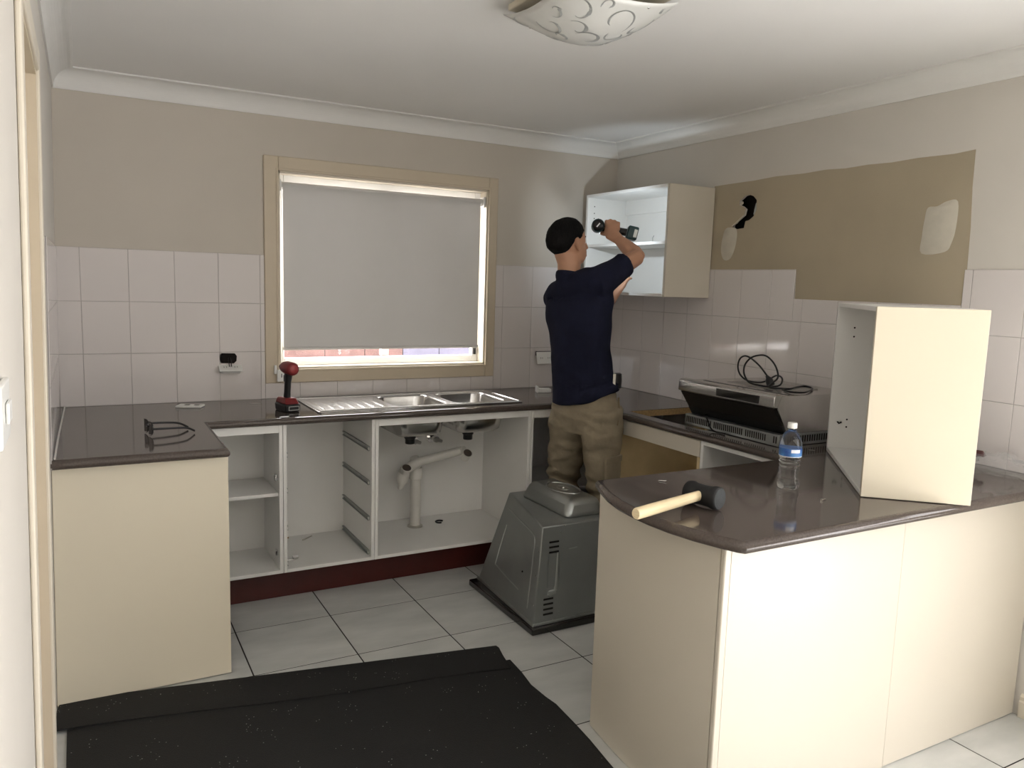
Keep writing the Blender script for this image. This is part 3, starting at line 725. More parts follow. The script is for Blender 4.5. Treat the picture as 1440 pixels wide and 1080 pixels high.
B('hanging_rail', (UB - 0.028, UB - 0.012, UY0 + 0.019, UY1 - 0.019, UZ1 - T - 0.085, UZ1 - T), 'white_melamine', uc)
for y, z in ((-0.800, 2.010), (-0.825, 2.010), (-0.850, 2.010)): MB().lathe([(0.004, 0), (0.004, -0.0008)], 8, (UB - 0.0282, y, z), 'X').build('screw_hole', 'black_hole', uc)
MB().lathe([(0.004, 0), (0.004, -0.0008)], 8, (UB - 0.0122, -0.80, 1.58), 'X').build('screw_hole', 'black_hole', uc)
for x, z in ((2.80, 2.005), (2.80, 1.965), (2.80, 1.935), (2.83, 1.935)): MB().lathe([(0.0035, 0), (0.0035, -0.0008)], 8, (x, UY1 - 0.0185, z), 'Y').build('screw_hole', 'black_hole', uc)
lies('bent_screw', MB().tube([(2.80, -0.715, 1.779), (2.80, -0.712, 1.800), (2.80, -0.722, 1.812)], 0.0018, 6), 'steel_dull', 'bent wire pin standing on the wall cabinet shelf', 'pin', smooth=True)

# ------------------------------------------------------------------ removed cabinet standing on the peninsula
A_ = Vector((2.194, -2.563)); dAC = Vector((0.494, 0.536)).normalized(); ang = math.atan2(dAC.y, dAC.x)
# local: x along the cabinet width (away), y to the left; open front faces local +y
rc = thing('removed_cabinet', 'cream sided wall cabinet taken down and stood upright on the peninsula', 'cabinet', (A_.x, A_.y, BT), ang, world=False)
RW, RD, RH = 0.735, 0.312, 0.596
def RB(name, d, mt, label=None): return MB().box(*d).build(name, mt, rc, bevel=0.0015, label=label)
RB('side_panel', (0.0, 0.018, -RD, 0.0, 0.002, RH), 'cream_laminate', 'cream laminate side turned to the room')
RB('side_panel', (RW - 0.018, RW, -RD, 0.0, 0.002, RH), 'white_melamine')
RB('base_panel', (0.019, RW - 0.019, -RD, 0.0, 0.002, 0.018), 'white_melamine')
RB('top_panel', (0.019, RW - 0.019, -RD, 0.0, RH - 0.016, RH), 'white_melamine')
RB('back_panel', (0.019, RW - 0.019, -RD, -RD + 0.012, 0.019, RH - 0.017), 'white_melamine')
for x, z in ((RW - 0.0185, 0.50), (RW - 0.0185, 0.465), (RW - 0.0185, 0.135), (RW - 0.0185, 0.105)):
    MB().lathe([(0.0035, 0), (0.0035, -0.0008)], 8, (x, -0.065, z), 'X').build('screw_hole', 'black_hole', rc)
MB().tube([(RW - 0.019, -0.03, 0.125), (RW - 0.021, -0.036, 0.118), (RW - 0.021, -0.046, 0.124)], 0.003, 6).build('hinge_mark', 'black_hole', rc)

# ------------------------------------------------------------------ oven lying on its door
on_ = thing('oven', 'grey metal built-in oven lying face down on the floor tiles', 'oven', (2.01, -1.02, 0))
z1_ = 0.478
b4 = [(1.768, -1.312, 0.036), (2.205, -1.305, 0.036), (2.205, -0.705, 0.036), (1.802, -0.700, 0.036)]
t4 = [(1.806, -1.300, z1_), (2.195, -1.295, z1_), (2.195, -0.735, z1_), (1.948, -0.735, z1_)]
ob_ = MB(); NS = 12
for i in range(NS + 1):
    u_ = i / NS
    ob_.v += [Vector(b4[0]).lerp(Vector(b4[3]), u_), Vector(b4[1]).lerp(Vector(b4[2]), u_), Vector(t4[1]).lerp(Vector(t4[2]), u_), Vector(t4[0]).lerp(Vector(t4[3]), u_)]
for i in range(NS):
    for j in range(4): ob_.f.append((i * 4 + j, i * 4 + (j + 1) % 4, (i + 1) * 4 + (j + 1) % 4, (i + 1) * 4 + j))
ob_.f += [(0, 1, 2, 3), tuple(NS * 4 + j for j in (3, 2, 1, 0))]
ob_.build('body', 'galvanised', on_, bevel=0.006, seg=2)
B('door', (1.752, 2.215, -1.335, -0.690, 0.001, 0.034), 'glass_black', on_, bevel=0.006)
# flange round the foot of the body
MB().hexa([(1.760, -1.320, 0.0345), (2.210, -1.312, 0.0345), (2.210, -0.698, 0.0345), (1.792, -0.693, 0.0345)], [(1.764, -1.316, 0.046), (2.208, -1.309, 0.046), (2.208, -0.701, 0.046), (1.797, -0.697, 0.046)]).build('front_flange', 'galvanised_light', on_, bevel=0.002)
# rear fan cover, stepped up
fb = [(1.962, -1.245, z1_ - 0.004), (2.185, -1.245, z1_ - 0.004), (2.185, -0.790, z1_ - 0.004), (1.962, -0.815, z1_ - 0.004)]
ft = [(2.005, -1.205, z1_ + 0.076), (2.172, -1.205, z1_ + 0.076), (2.172, -0.795, z1_ + 0.076), (2.010, -0.825, z1_ + 0.076)]
MB().hexa(fb, ft).build('fan_cover', 'galvanised_light', on_, bevel=0.028, seg=4)
for rx, ry in ((0.066, 0.110), (0.026, 0.040)):
    MB().tube([(2.095 + rx * cos(t), -1.01 + ry * sin(t), z1_ + 0.076) for t in [2 * pi * i / 40 for i in range(41)]], 0.0045 if rx > 0.05 else 0.002, 6, cap=False).build('fan_ring', 'galvanised_light', on_, smooth=True)
MB().lathe([(0.006, 0), (0.004, 0.004)], 10, (2.095, -1.01, z1_ + 0.076)).build('fan_bolt', 'chrome', on_, smooth=True)
# pressed panel outline on the left face
def oface(s_, t_):      # s: along y (0 near, 1 far), t: height
    bl_ = Vector(b4[0]).lerp(Vector(b4[3]), s_); tl_ = Vector(t4[0]).lerp(Vector(t4[3]), s_)
    return bl_.lerp(tl_, t_) + Vector((-0.002, 0, 0.001))
loop = [(0.18, 0.88), (0.14, 0.86), (0.12, 0.80), (0.11, 0.5), (0.12, 0.18)]
MB().tube([oface(s_, t_) for s_, t_ in [(0.88, 0.86), (0.5, 0.86), (0.20, 0.86), (0.16, 0.85), (0.135, 0.82), (0.125, 0.76), (0.12, 0.5), (0.115, 0.12)]], 0.0032, 6).build('pressed_edge', 'galvanised_light', on_, smooth=True)
MB().tube([oface(s_, t_) for s_, t_ in [(0.80, 0.70), (0.80, 0.45), (0.79, 0.26), (0.6, 0.24), (0.3, 0.22)]], 0.0030, 6).build('pressed_edge', 'galvanised_light', on_, smooth=True)
for s_, t_ in ((0.02, 0.75), (0.02, 0.5), (0.02, 0.2), (0.97, 0.5)): MB().ico(oface(s_, t_), 0.004, 1).build('screw_head', 'chrome', on_)
MB().ico(oface(0.28, 0.42), 0.005, 1).build('screw_hole', 'black_hole', on_)
# near face: slots, grip recess, seam
def nface(x, t_):
    p = Vector((0, -1.312, 0.036)).lerp(Vector((0, -1.300, z1_)), t_); return Vector((x, p.y - 0.0006, p.z))
for base, xs in ((0.405, 1.846), (0.108, 1.822)):
    for i in range(4):
        zc = base - i * 0.023 if base > 0.3 else base + 0.040 - i * 0.023
        t_ = (zc - 0.036) / (z1_ - 0.036)
        p = nface(xs + 0.022, t_)
        B('vent_slot', (p.x - 0.025, p.x + 0.025, p.y - 0.0006, p.y + 0.003, p.z - 0.004, p.z + 0.004), 'black_hole', on_)
mb = MB().tube([nface(1.893, 0.72), nface(1.890, 0.60), nface(1.886, 0.42), nface(1.880, 0.33)], [(0.010, 0.005), (0.012, 0.007), (0.012, 0.007), (0.009, 0.005)], 12, up=(0, -1, 0)).build('grip_edge', 'galvanised_light', on_, smooth=True)
MB().tube([nface(1.880, 0.32), nface(1.855, 0.31), nface(1.842, 0.315)], [(0.012, 0.006), (0.014, 0.007), (0.010, 0.005)], 12, up=(0, -1, 0)).build('grip_edge', 'galvanised_light', on_, smooth=True)
B('grip_recess', (1.838, 1.879, -1.3092, -1.300, 0.200, 0.355), 'black_hole' if False else 'galvanised', on_)
MB().tube([nface(1.945, 0.74), nface(1.99, 0.745)], 0.003, 6).build('pressed_edge', 'galvanised_light', on_)
for x, t_ in ((1.90, 0.93), (1.925, 0.985), (1.90, 0.10), (1.835, 0.02), (1.87, 0.03), (2.12, 0.90), (2.15, 0.2)): MB().ico(nface(x, t_), 0.0032, 1).build('screw_head', 'chrome', on_)

# ------------------------------------------------------------------ range hood on the worktop
hd = thing('range_hood', 'stainless range hood with black sloping front standing on the right worktop', 'range hood', (2.77, -1.62, BT))
HY0, HY1 = -1.908, -1.338
def yz(prof_, y0, y1): return MB().prism(prof_, lambda a, b, t: (a, y0 if t == 0 else y1, b))
yz([(2.534, 1.112), (3.020, 1.106), (3.020, 0.952), (2.590, 0.952), (2.520, 1.070)], HY0, HY1).build('body', 'steel', hd, bevel=0.002)
yz([(2.508, 1.117), (2.545, 1.119), (2.545, 1.1125), (2.524, 1.070), (2.524, 1.062), (2.500, 1.064), (2.498, 1.070), (2.500, 1.110)], HY0 - 0.004, HY1 + 0.004).build('front_strip', 'steel', hd, bevel=0.003)
B('control_panel', (2.4955, 2.4995, -1.830, -1.585, 1.072, 1.104), 'glass_black', hd, bevel=0.001)
yz([(2.508, 1.060), (2.520, 1.062), (2.594, 0.962), (2.584, 0.956)], HY0 + 0.006, HY1 - 0.004).build('sloping_glass', 'mesh_filter', hd)
yz([(2.560, 0.985), (2.584, 0.951), (2.600, 0.951), (2.600, 0.985)], HY0 + 0.004, HY1 - 0.004).build('glass_edge', 'black_plastic', hd)
B('base_tray', (2.547, 3.020, HY0, HY1, 0.9015, 0.9505), 'galvanised_light', hd, bevel=0.002)
mb = MB()
for i in range(46):
    if i in (14, 30, 41, 42, 43): continue
    y = HY1 - 0.012 - i * 0.012
    mb.box(2.5462, 2.5475, y - 0.006, y, 0.914, 0.942)
so_ = mb.build('vent_slots', 'black_hole', hd); so_['kind'] = 'stuff'
mb = MB()
for i in range(30): mb.box(2.58 + i * 0.0145, 2.5875 + i * 0.0145, HY0 - 0.0008, HY0 + 0.0005, 0.914, 0.942)
so_ = mb.build('vent_slots', 'black_hole', hd); so_['kind'] = 'stuff'
B('trim_line', (2.600, 2.612, HY0 + 0.02, HY1 - 0.05, 1.1095, 1.1125), 'black_plastic', hd)
B('outlet_plate', (2.68, 2.90, HY0 + 0.12, HY1 - 0.12, 1.1055, 1.1115), 'steel_dull', hd, bevel=0.002)
def catmull(P, n=6):
    P = [Vector(p) for p in P]; out = []
    for i in range(len(P) - 1):
        p0 = P[max(i - 1, 0)]; a = P[i]; b = P[i + 1]; p3 = P[min(i + 2, len(P) - 1)]
        for k in range(n):
            u = k / n
            out.append(0.5 * ((2 * a) + (b - p0) * u + (2 * p0 - 5 * a + 4 * b - p3) * u * u + (3 * a - p0 - 3 * b + p3) * u ** 3))
    out.append(P[-1]); return out
CA = [(2.74, -1.650, 1.150), (2.742, -1.603, 1.189), (2.745, -1.564, 1.211), (2.748, -1.524, 1.228), (2.752, -1.486, 1.232), (2.758, -1.452, 1.214), (2.764, -1.437, 1.177), (2.766, -1.451, 1.143), (2.766, -1.488, 1.122), (2.764, -1.535, 1.117), (2.762, -1.587, 1.121), (2.760, -1.626, 1.135), (2.756, -1.664, 1.156), (2.748, -1.691, 1.165), (2.740, -1.721, 1.162), (2.730, -1.738, 1.148), (2.720, -1.732, 1.127), (2.71, -1.69, 1.117), (2.705, -1.63, 1.116), (2.705, -1.575, 1.120), (2.712, -1.545, 1.134), (2.715, -1.525, 1.162), (2.718, -1.526, 1.196), (2.72, -1.552, 1.227), (2.72, -1.591, 1.244), (2.72, -1.638, 1.249), (2.72, -1.675, 1.234), (2.718, -1.705, 1.209), (2.714, -1.725, 1.179), (2.708, -1.73, 1.158), (2.70, -1.713, 1.137), (2.692, -1.700, 1.120), (2.697, -1.720, 1.1165), (2.709, -1.744, 1.1165), (2.741, -1.77, 1.1165), (2.82, -1.735, 1.1160), (2.900, -1.710, 1.1155), (2.874, -1.779, 1.1155), (2.751, -1.86, 1.1165), (2.690, -1.880, 1.117), (2.66, -1.850, 1.117), (2.70, -1.77, 1.113)]
cord = MB().tube(catmull(CA, 5), 0.0040, 8).build('power_cord', 'black_plastic', hd, smooth=True, label='coiled black power cord with plug')
pg = MB().tube([(2.738, -1.640, 1.158), (2.738, -1.648, 1.150), (2.738, -1.655, 1.143), (2.738, -1.668, 1.120)], [0.006, 0.010, 0.017, 0.018], 12).build('plug', 'black_plastic', hd, smooth=True)
MB().tube(catmull([(2.60, -1.44, 0.955), (2.56, -1.46, 0.962), (2.537, -1.50, 0.945), (2.530, -1.53, 0.915), (2.528, -1.56, 0.905), (2.53, -1.62, 0.905)], 5), 0.0035, 8).build('lamp_lead', 'black_plastic', hd, smooth=True)

# ------------------------------------------------------------------ things on the worktop
# mallet
H0 = Vector((1.336, -2.531, 0.938)); H1 = Vector((1.632, -2.452, 0.937))
ml = thing('mallet', 'rubber mallet with a pale wooden handle lying across the peninsula edge', 'mallet', (1.62, -2.46, BT))
dh = (H1 - H0).normalized()
MB().tube([H0, H0 + dh * 0.004, H0 + dh * 0.06, H0 + dh * 0.15, H1 - dh * 0.02, H1 + dh * 0.03], [(0.0125, 0.014), (0.0145, 0.016), (0.0150, 0.0165), (0.0140, 0.016), (0.0125, 0.015), (0.012, 0.014)], 16).build('handle', 'wood_handle', ml, smooth=True)
dp = Vector((dh.y, -dh.x, 0)).normalized()     # head axis, horizontal
hc = H1 + dh * 0.016; hc.z = BT + 0.0350
MB().tube([hc - dp * 0.054, hc - dp * 0.051, hc - dp * 0.036, hc - dp * 0.026, hc, hc + dp * 0.026, hc + dp * 0.036, hc + dp * 0.051, hc + dp * 0.054], [0.030, 0.0325, 0.0345, 0.031, 0.030, 0.031, 0.0345, 0.034, 0.031], 24).build('head', 'rubber', ml, smooth=True)
MB().tube([hc + dp * 0.0542, hc + dp * 0.0560], [0.0305, 0.0295], 24).build('head_face', 'rubber_face', ml, smooth=True)

# bottle
bt = thing('water_bottle', 'clear plastic water bottle with a blue label on the peninsula', 'bottle', (2.064, -2.390, BT), world=False)
prof_b = [(0.024, 0.001), (0.031, 0.002), (0.0345, 0.008), (0.0350, 0.020)]
for i in range(6):
    z = 0.026 + i * 0.0130
    w_ = 0.0345 - 0.0022 * sin(pi * (i + 0.5) / 6)
    prof_b += [(w_, z), (w_ - 0.0030, z + 0.006)]
prof_b += [(0.0340, 0.1055), (0.0348, 0.108), (0.0348, 0.135), (0.0346, 0.145), (0.031, 0.163), (0.0245, 0.177), (0.0165, 0.187), (0.0135, 0.190), (0.0128, 0.199)]
MB().lathe(prof_b, 28).build('bottle_body', 'bottle_clear', bt, smooth=True)
MB().lathe([(0.0352, 0.1085), (0.0354, 0.1085), (0.0354, 0.1345), (0.0352, 0.1345)], 28).build('label', 'bottle_label', bt, smooth=True, label='blue printed bottle label')
MB().lathe([(0.0355, 0.1075), (0.0357, 0.1075), (0.0357, 0.1095), (0.0355, 0.1095)], 28).build('label_edge', 'label_white', bt, smooth=True)
mb = MB()
for a0 in (-2.35,):
    n = 8; vs = []
    for i in range(n + 1):
        a = a0 + i / n * 0.85
        for z in (0.122, 0.1325): vs.append((0.0359 * cos(a), 0.0359 * sin(a), z))
    mb.add(vs, [(2 * i, 2 * i + 2, 2 * i + 3, 2 * i + 1) for i in range(n)])
mb.build('label_print', 'label_white', bt)
MB().lathe([(0.0148, 0.1975), (0.0150, 0.199), (0.0150, 0.213), (0.0138, 0.2155)], 20).build('cap', 'white_plastic', bt, smooth=True)

# red cordless driver, standing on its battery; built along local x = barrel
rd = thing('impact_driver', 'red and black cordless driver standing on its battery beside the drainer', 'power tool', (0.915, -0.400, BT + 0.0005), radians(103), world=False)
MB().hexa([(-0.055, -0.036, 0.0), (0.060, -0.036, 0.0), (0.060, 0.036, 0.0), (-0.055, 0.036, 0.0)], [(-0.058, -0.038, 0.036), (0.062, -0.038, 0.036), (0.062, 0.038, 0.036), (-0.058, 0.038, 0.036)]).build('battery', 'black_plastic', rd, bevel=0.006)
B('battery_label', (-0.0590, -0.0560, -0.030, 0.022, 0.008, 0.028), 'steel_dull', rd)
B('battery_mark', (-0.0600, -0.0589, -0.027, 0.019, 0.011, 0.025), 'black_plastic', rd)
MB().hexa([(-0.056, -0.036, 0.0365), (0.060, -0.036, 0.0365), (0.060, 0.036, 0.0365), (-0.056, 0.036, 0.0365)], [(-0.034, -0.028, 0.064), (0.048, -0.030, 0.064), (0.048, 0.030, 0.064), (-0.034, 0.028, 0.064)]).build('foot', 'red_plastic', rd, bevel=0.006)
MB().tube([(0.006, 0, 0.06), (0.002, 0, 0.09), (-0.004, 0, 0.14), (-0.010, 0, 0.180)], [(0.016, 0.022), (0.0145, 0.019), (0.0150, 0.020), (0.018, 0.026)], 16, up=(1, 0, 0)).build('grip', 'black_plastic', rd, smooth=True)
MB().tube([(-0.068, 0, 0.203), (-0.064, 0, 0.203), (-0.055, 0, 0.203), (0.000, 0, 0.205), (0.030, 0, 0.205), (0.048, 0, 0.205)], [0.020, 0.027, 0.031, 0.031, 0.026, 0.018], 20).build('motor_housing', 'red_plastic', rd, smooth=True)
MB().tube([(-0.0715, 0, 0.203), (-0.0665, 0, 0.203)], [0.016, 0.021], 18).build('rear_cap', 'red_light', rd, smooth=True)
MB().tube([(0.047, 0, 0.205), (0.068, 0, 0.205)], [0.016, 0.011], 14).build('chuck', 'black_plastic', rd, smooth=True)
B('trigger', (0.018, 0.030, -0.007, 0.007, 0.135, 0.168), 'black_plastic', rd, bevel=0.003)

# sunglasses resting upside down
sg = thing('sunglasses', 'black sunglasses with open arms on the left worktop leg', 'sunglasses', (0.345, -0.79, BT), radians(9), world=False); sg.scale = (1.2, 1.0, 1.35)
def lens(y, name):
    vs = []; n = 18
    for i in range(n):
        t = 2 * pi * i / n; a = abs(cos(t)) ** 0.7 * (1 if cos(t) > 0 else -1); b = abs(sin(t)) ** 0.7 * (1 if sin(t) > 0 else -1)
        vs.append((-0.055 + 0.006 * a * a, y + 0.027 * a, 0.0235 + 0.021 * b))
    mb = MB(); m_ = [(x + 0.003, yy, z) for x, yy, z in vs]
    mb.add(vs + m_, [tuple(range(n)), tuple(range(2 * n - 1, n - 1, -1))] + [(i, (i + 1) % n, (i + 1) % n + n, i + n) for i in range(n)])
    mb.build('lens', 'glass_black', sg)
lens(-0.035, 'lens'); lens(0.035, 'lens')
MB().tube([(-0.054, -0.012, 0.026), (-0.052, 0, 0.030), (-0.054, 0.012, 0.026)], 0.003, 8).build('bridge', 'black_plastic', sg, smooth=True)
for s_ in (-1, 1):
    MB().tube(catmull([(-0.050, s_ * 0.066, 0.024), (-0.02, s_ * 0.068, 0.024), (0.03, s_ * 0.066, 0.022), (0.060, s_ * 0.058, 0.018), (0.085, s_ * 0.045, 0.006)], 4), [(0.0016, 0.003)] * 17, 8).build('arm', 'black_plastic', sg, smooth=True)

# loose switch plates
def plate_on(loc, rot, label, name='switch_plate', slots=True):
    p = thing(name, label, 'switch plate', loc, rot, world=False)
    MB().box(-0.058, 0.058, -0.036, 0.036, 0.0005, 0.010).build('plate', 'white_plastic', p, bevel=0.003)
    if slots:
        for x in (-0.024, 0.02): MB().box(x, x + 0.022, -0.012, 0.010, 0.0101, 0.0112).build('rocker', 'black_plastic', p)
    return p
plate_on((0.512, -0.155, BT), radians(-24), 'loose white switch plate lying flat on the worktop below the wall tiles')
# white bracket by the person
wbx = thing('plug_adaptor', 'small white plastic socket block on the worktop right of the sink', 'socket', (2.435, -0.205, BT), radians(-20), world=False)
MB().box(-0.020, 0.055, -0.030, 0.030, 0.0005, 0.024).build('block', 'white_plastic', wbx, bevel=0.003)
MB().box(-0.030, -0.021, -0.036, 0.036, 0.0005, 0.036).build('face_plate', 'white_plastic', wbx, bevel=0.002)
for y in (-0.012, 0.012): MB().box(-0.005, 0.045, y - 0.004, y + 0.004, 0.0241, 0.0255).build('rib', 'alu_white', wbx)
# hanging sockets
def hang(x, z, w_, h_, tilt, label, gap=True):
    p = thing('power_socket', label, 'socket', (x, -0.004, z), 0, world=False)
    M = Matrix.Rotation(radians(tilt), 4, 'X')
    MB().box(-w_ / 2, w_ / 2, -0.030, -0.022, -h_ / 2, h_ / 2).xf(M).build('face_plate', 'white_plastic', p, bevel=0.003)
    MB().box(-w_ / 2 + 0.012, w_ / 2 - 0.012, -0.0215, -0.006, -h_ / 2 + 0.01, h_ / 2 - 0.01).xf(M).build('socket_back', 'white_plastic', p, bevel=0.002)
    for sx in (-0.026, 0.026):
        for dx in (-0.006, 0.006): MB().box(sx + dx - 0.001, sx + dx + 0.001, -0.0308, -0.0298, -0.006, 0.004).xf(M).build('pin_slot', 'black_plastic', p)
    return p
s1 = hang(0.720, 1.046, 0.112, 0.070, -62, 'white double socket hanging by its wires from a hole in the tiles')
for dx in (-0.006, 0.004):
    MB().tube([(dx, -0.016, 0.028), (dx * 1.3, -0.006, 0.052), (dx, 0.006, 0.072)], 0.0022, 6).build('wire', 'black_plastic', s1, smooth=True)
s2 = hang(2.560, 1.078, 0.116, 0.076, -14, 'white double socket hanging loose on the tiles behind the person')
B('dark_gap', (-0.052, 0.052, -0.006, 0.003, 0.02, 0.046), 'black_plastic', s2)  # black colour stands in for the shade in the gap above the loose plate
# light switch on the left wall
ls = thing('light_switch', 'white light switch on the pale wall beside the doorway', 'switch', (xl(1.345), -2.90, 1.345))
lbox(-2.965, -2.845, 1.300, 1.382, 0.0005, 0.009).build('plate', 'white_plastic', ls, bevel=0.003)
lbox(-2.925, -2.880, 1.328, 1.356, 0.0095, 0.014).build('rocker', 'white_plastic', ls, bevel=0.002)

# peeled sealant strip along the left wall
lies('sealant_strip', MB().tube(catmull([(-0.012, -0.006, 0.9035), (-0.014, -0.15, 0.9035), (-0.018, -0.45, 0.9035), (-0.022, -0.80, 0.9035), (-0.024, -1.15, 0.9035)], 4), 0.0032, 6), 'sealant', 'white sealant strip along the left wall end of the worktop', 'sealant', smooth=True)
# debris
def screw(loc, rz, label):
    s_ = thing('screw', label, 'screw', loc, rz, world=False, group='loose screws')
    MB().tube([(0, 0, 0.003), (0.018, 0, 0.0025), (0.024, 0, 0.002)], [0.0022, 0.0020, 0.0006], 8).build('shank', 'chrome', s_, smooth=True)
    MB().tube([(-0.003, 0, 0.0032), (0.0, 0, 0.0032)], [0.0042, 0.0025], 10).build('head', 'chrome', s_, smooth=True)
screw((1.735, -2.175, BT), 2.3, 'small bright screw on the peninsula between mallet and oven housing')
screw((2.04, -2.545, BT), 0.2, 'small bright screw on the peninsula left of the standing cabinet')
screw((2.62, -2.00, BT), -0.5, 'small bright screw in the shadow behind the water bottle')
lies('paper_tag', MB().box(0.79, 0.84, -0.155, -0.125, BT, BT + 0.001), 'steel_dull', 'flat grey tag on the worktop left of the red driver', 'tag')
lies('white_scrap', MB().hexa([(0.838, -0.575, BT), (0.878, -0.572, BT), (0.884, -0.562, BT), (0.850, -0.560, BT)], [(0.840, -0.573, BT + 0.003), (0.876, -0.570, BT + 0.003), (0.882, -0.563, BT + 0.003), (0.852, -0.562, BT + 0.003)]), 'label_white', 'white scrap on the worktop edge below the red driver', 'debris')

# clear plastic bag with a dark red tool behind the standing cabinet
def bagfn(d):
    n = noise.noise(d * 2.3) * 0.35 + noise.noise(d * 6.0) * 0.18
    r = 1 + n
    return Vector((2.955 + d.x * 0.07 * r, -2.575 + d.y * 0.105 * r, BT + 0.003 + max(0.0, (d.z + 0.75)) * 0.040 * r))
lies('plastic_bag', MB().ico((0, 0, 0), 1, 4, bagfn), 'plastic_film', 'crumpled clear plastic bag against the tiles behind the standing cabinet', 'bag', smooth=True)
rt = thing('clamp', 'dark red tool grip poking out behind the standing cabinet', 'tool', (2.985, -2.44, BT))
MB().tube([(2.985, -2.40, BT + 0.045), (2.985, -2.44, BT + 0.052), (2.985, -2.475, BT + 0.058), (2.985, -2.485, BT + 0.050)], [(0.010, 0.020), (0.010, 0.016), (0.009, 0.011), (0.007, 0.007)], 12).build('grip', 'dark_red', rt, smooth=True)
MB().tube([(2.985, -2.42, BT + 0.001), (2.985, -2.425, BT + 0.036)], [0.014, 0.011], 12).build('stem', 'dark_red', rt, smooth=True)

# ------------------------------------------------------------------ ceiling light
LC = Vector((1.478, -1.992)); LS = 0.188
lt_ = thing('ceiling_light', 'square ceiling light with a bowed frosted glass and grey scrolls', 'ceiling light', (LC.x, LC.y, CEIL))
B('base_tray', (LC.x - LS + 0.004, LC.x + LS - 0.004, LC.y - LS + 0.004, LC.y + LS - 0.004, CEIL - 0.022, CEIL - 0.001), 'lamp_cream', lt_, bevel=0.004)
def gz(a, b): return CEIL - 0.016 - 0.112 * (1 - a * a * 0.62) * (1 - b * b * 0.62)
N = 24; mb = MB(); vs = []; fs = []
for i in range(N + 1):
    for j in range(N + 1):
        a = -1 + 2 * i / N; b = -1 + 2 * j / N
        vs.append((LC.x + a * (LS + 0.006), LC.y + b * (LS + 0.006), gz(a, b)))
for i in range(N):
    for j in range(N): fs.append((i * (N + 1) + j, (i + 1) * (N + 1) + j, (i + 1) * (N + 1) + j + 1, i * (N + 1) + j + 1))
go = mb.add(vs, fs).build('glass_shade', 'frosted_glass', lt_, smooth=True)
sm = go.modifiers.new('thick', 'SOLIDIFY'); sm.thickness = 0.0012; sm.offset = 0
rr = random.Random(3)
mb = MB()
spots = [(-0.55, -0.55, 0.30), (0.1, -0.62, 0.34), (0.62, -0.45, 0.28), (-0.65, 0.05, 0.27), (-0.05, -0.08, 0.26), (0.58, 0.12, 0.30), (-0.35, 0.50, 0.18), (0.2, 0.45, 0.2), (0.7, 0.7, 0.22), (-0.75, 0.72, 0.2), (0.85, -0.85, 0.12), (-0.2, -0.85, 0.12), (-0.35, -0.25, 0.2), (0.35, -0.3, 0.22), (-0.8, -0.3, 0.15), (0.3, 0.15, 0.16), (-0.4, 0.2, 0.16), (0.85, 0.35, 0.14), (0.0, 0.75, 0.15), (0.45, 0.75, 0.12)]
for ca, cb, rad in spots:
    ph = rr.random() * 6.28; sgn = rr.choice((-1, 1)); K = 22
    pl = []
    for k in range(K + 1):
        t = k / K; a_ = ph + sgn * t * 4.6; r_ = rad * (0.25 + 0.75 * t)
        a = max(-0.97, min(0.97, ca + r_ * cos(a_))); b = max(-0.97, min(0.97, cb + r_ * sin(a_)))
        wd = 0.001 + 0.006 * sin(pi * t)
        pl.append((Vector((LC.x + a * (LS + 0.006), LC.y + b * (LS + 0.006), gz(a, b) - 0.0010)), Vector((cos(a_), sin(a_), 0)) * wd))
    vs = []; 
    for p, w_ in pl: vs += [p - w_, p + w_]
    MB().add(vs, [(2 * k, 2 * k + 1, 2 * k + 3, 2 * k + 2) for k in range(K)]).build('scroll_line', 'scroll_grey', lt_)
for a, b in ((-0.55, 0.95), (0.95, 0.55), (-0.95, -0.5), (0.5, -0.95)):
    MB().ico((LC.x + a * LS, LC.y + b * LS, gz(a, b) - 0.002), 0.005, 1).build('clip', 'chrome', lt_, smooth=True)

# ------------------------------------------------------------------ black mat on the floor
mt_ = thing('floor_mat', 'black speckled floor mat with a folded back edge in front of the end cabinet', 'mat', (0.7, -1.9, 0))
low = [(-0.020, -1.16), (0.5, -1.24), (1.0, -1.33), (1.50, -1.43), (1.53, -1.485), (1.558, -1.488), (1.55, -1.60), (1.535, -1.70), (1.54, -1.80), (1.548, -1.86), (1.54, -2.00), (1.532, -2.10), (1.512, -2.255), (1.48, -2.6), (1.47, -3.0), (0.00, -3.0), (-0.016, -2.2)]
MB().plate([low], lambda a, b: (a, b, 0.001), lambda a, b: (a, b, 0.0075)).build('mat_sheet', 'mat_black', mt_)
# folded flap: a strip lying over the far edge, wavy free edge
n = 40; vs = []; fs = []
for i in range(n + 1):
    t = i / n
    far = Vector((-0.043, -1.070)).lerp(Vector((1.562, -1.352)), t)
    near = Vector((-0.066, -1.285)).lerp(Vector((1.522, -1.565)), t)
    near.y += 0.010 * sin(t * 9) 
    zc = 0.011 + 0.004 * sin(t * 14 + 1) * (0.4 + 0.6 * (1 - t))
    mid = far.lerp(near, 0.5)
    ends = 0.03 * (1 - min(1, t / 0.05))
    rows = [(far.x + ends, far.y, 0.0012), (far.x + ends * 0.8, far.y - 0.004, 0.009), (far.x, far.y - 0.03, 0.012), (mid.x, mid.y, 0.0145), (near.x, near.y + 0.03, 0.0135 + zc * 0.2), (near.x, near.y, 0.010 + zc * 0.35), (near.x, near.y + 0.002, 0.0078), (mid.x, mid.y, 0.0078), (far.x, far.y - 0.03, 0.0012)]
    vs += rows
k = 9
for i in range(n):
    for j in range(k): fs.append((i * k + j, i * k + (j + 1) % k, (i + 1) * k + (j + 1) % k, (i + 1) * k + j))
fs.append(tuple(range(k))); fs.append(tuple(n * k + j for j in range(k)))
MB().add(vs, fs).build('folded_edge', 'mat_black', mt_, smooth=True)

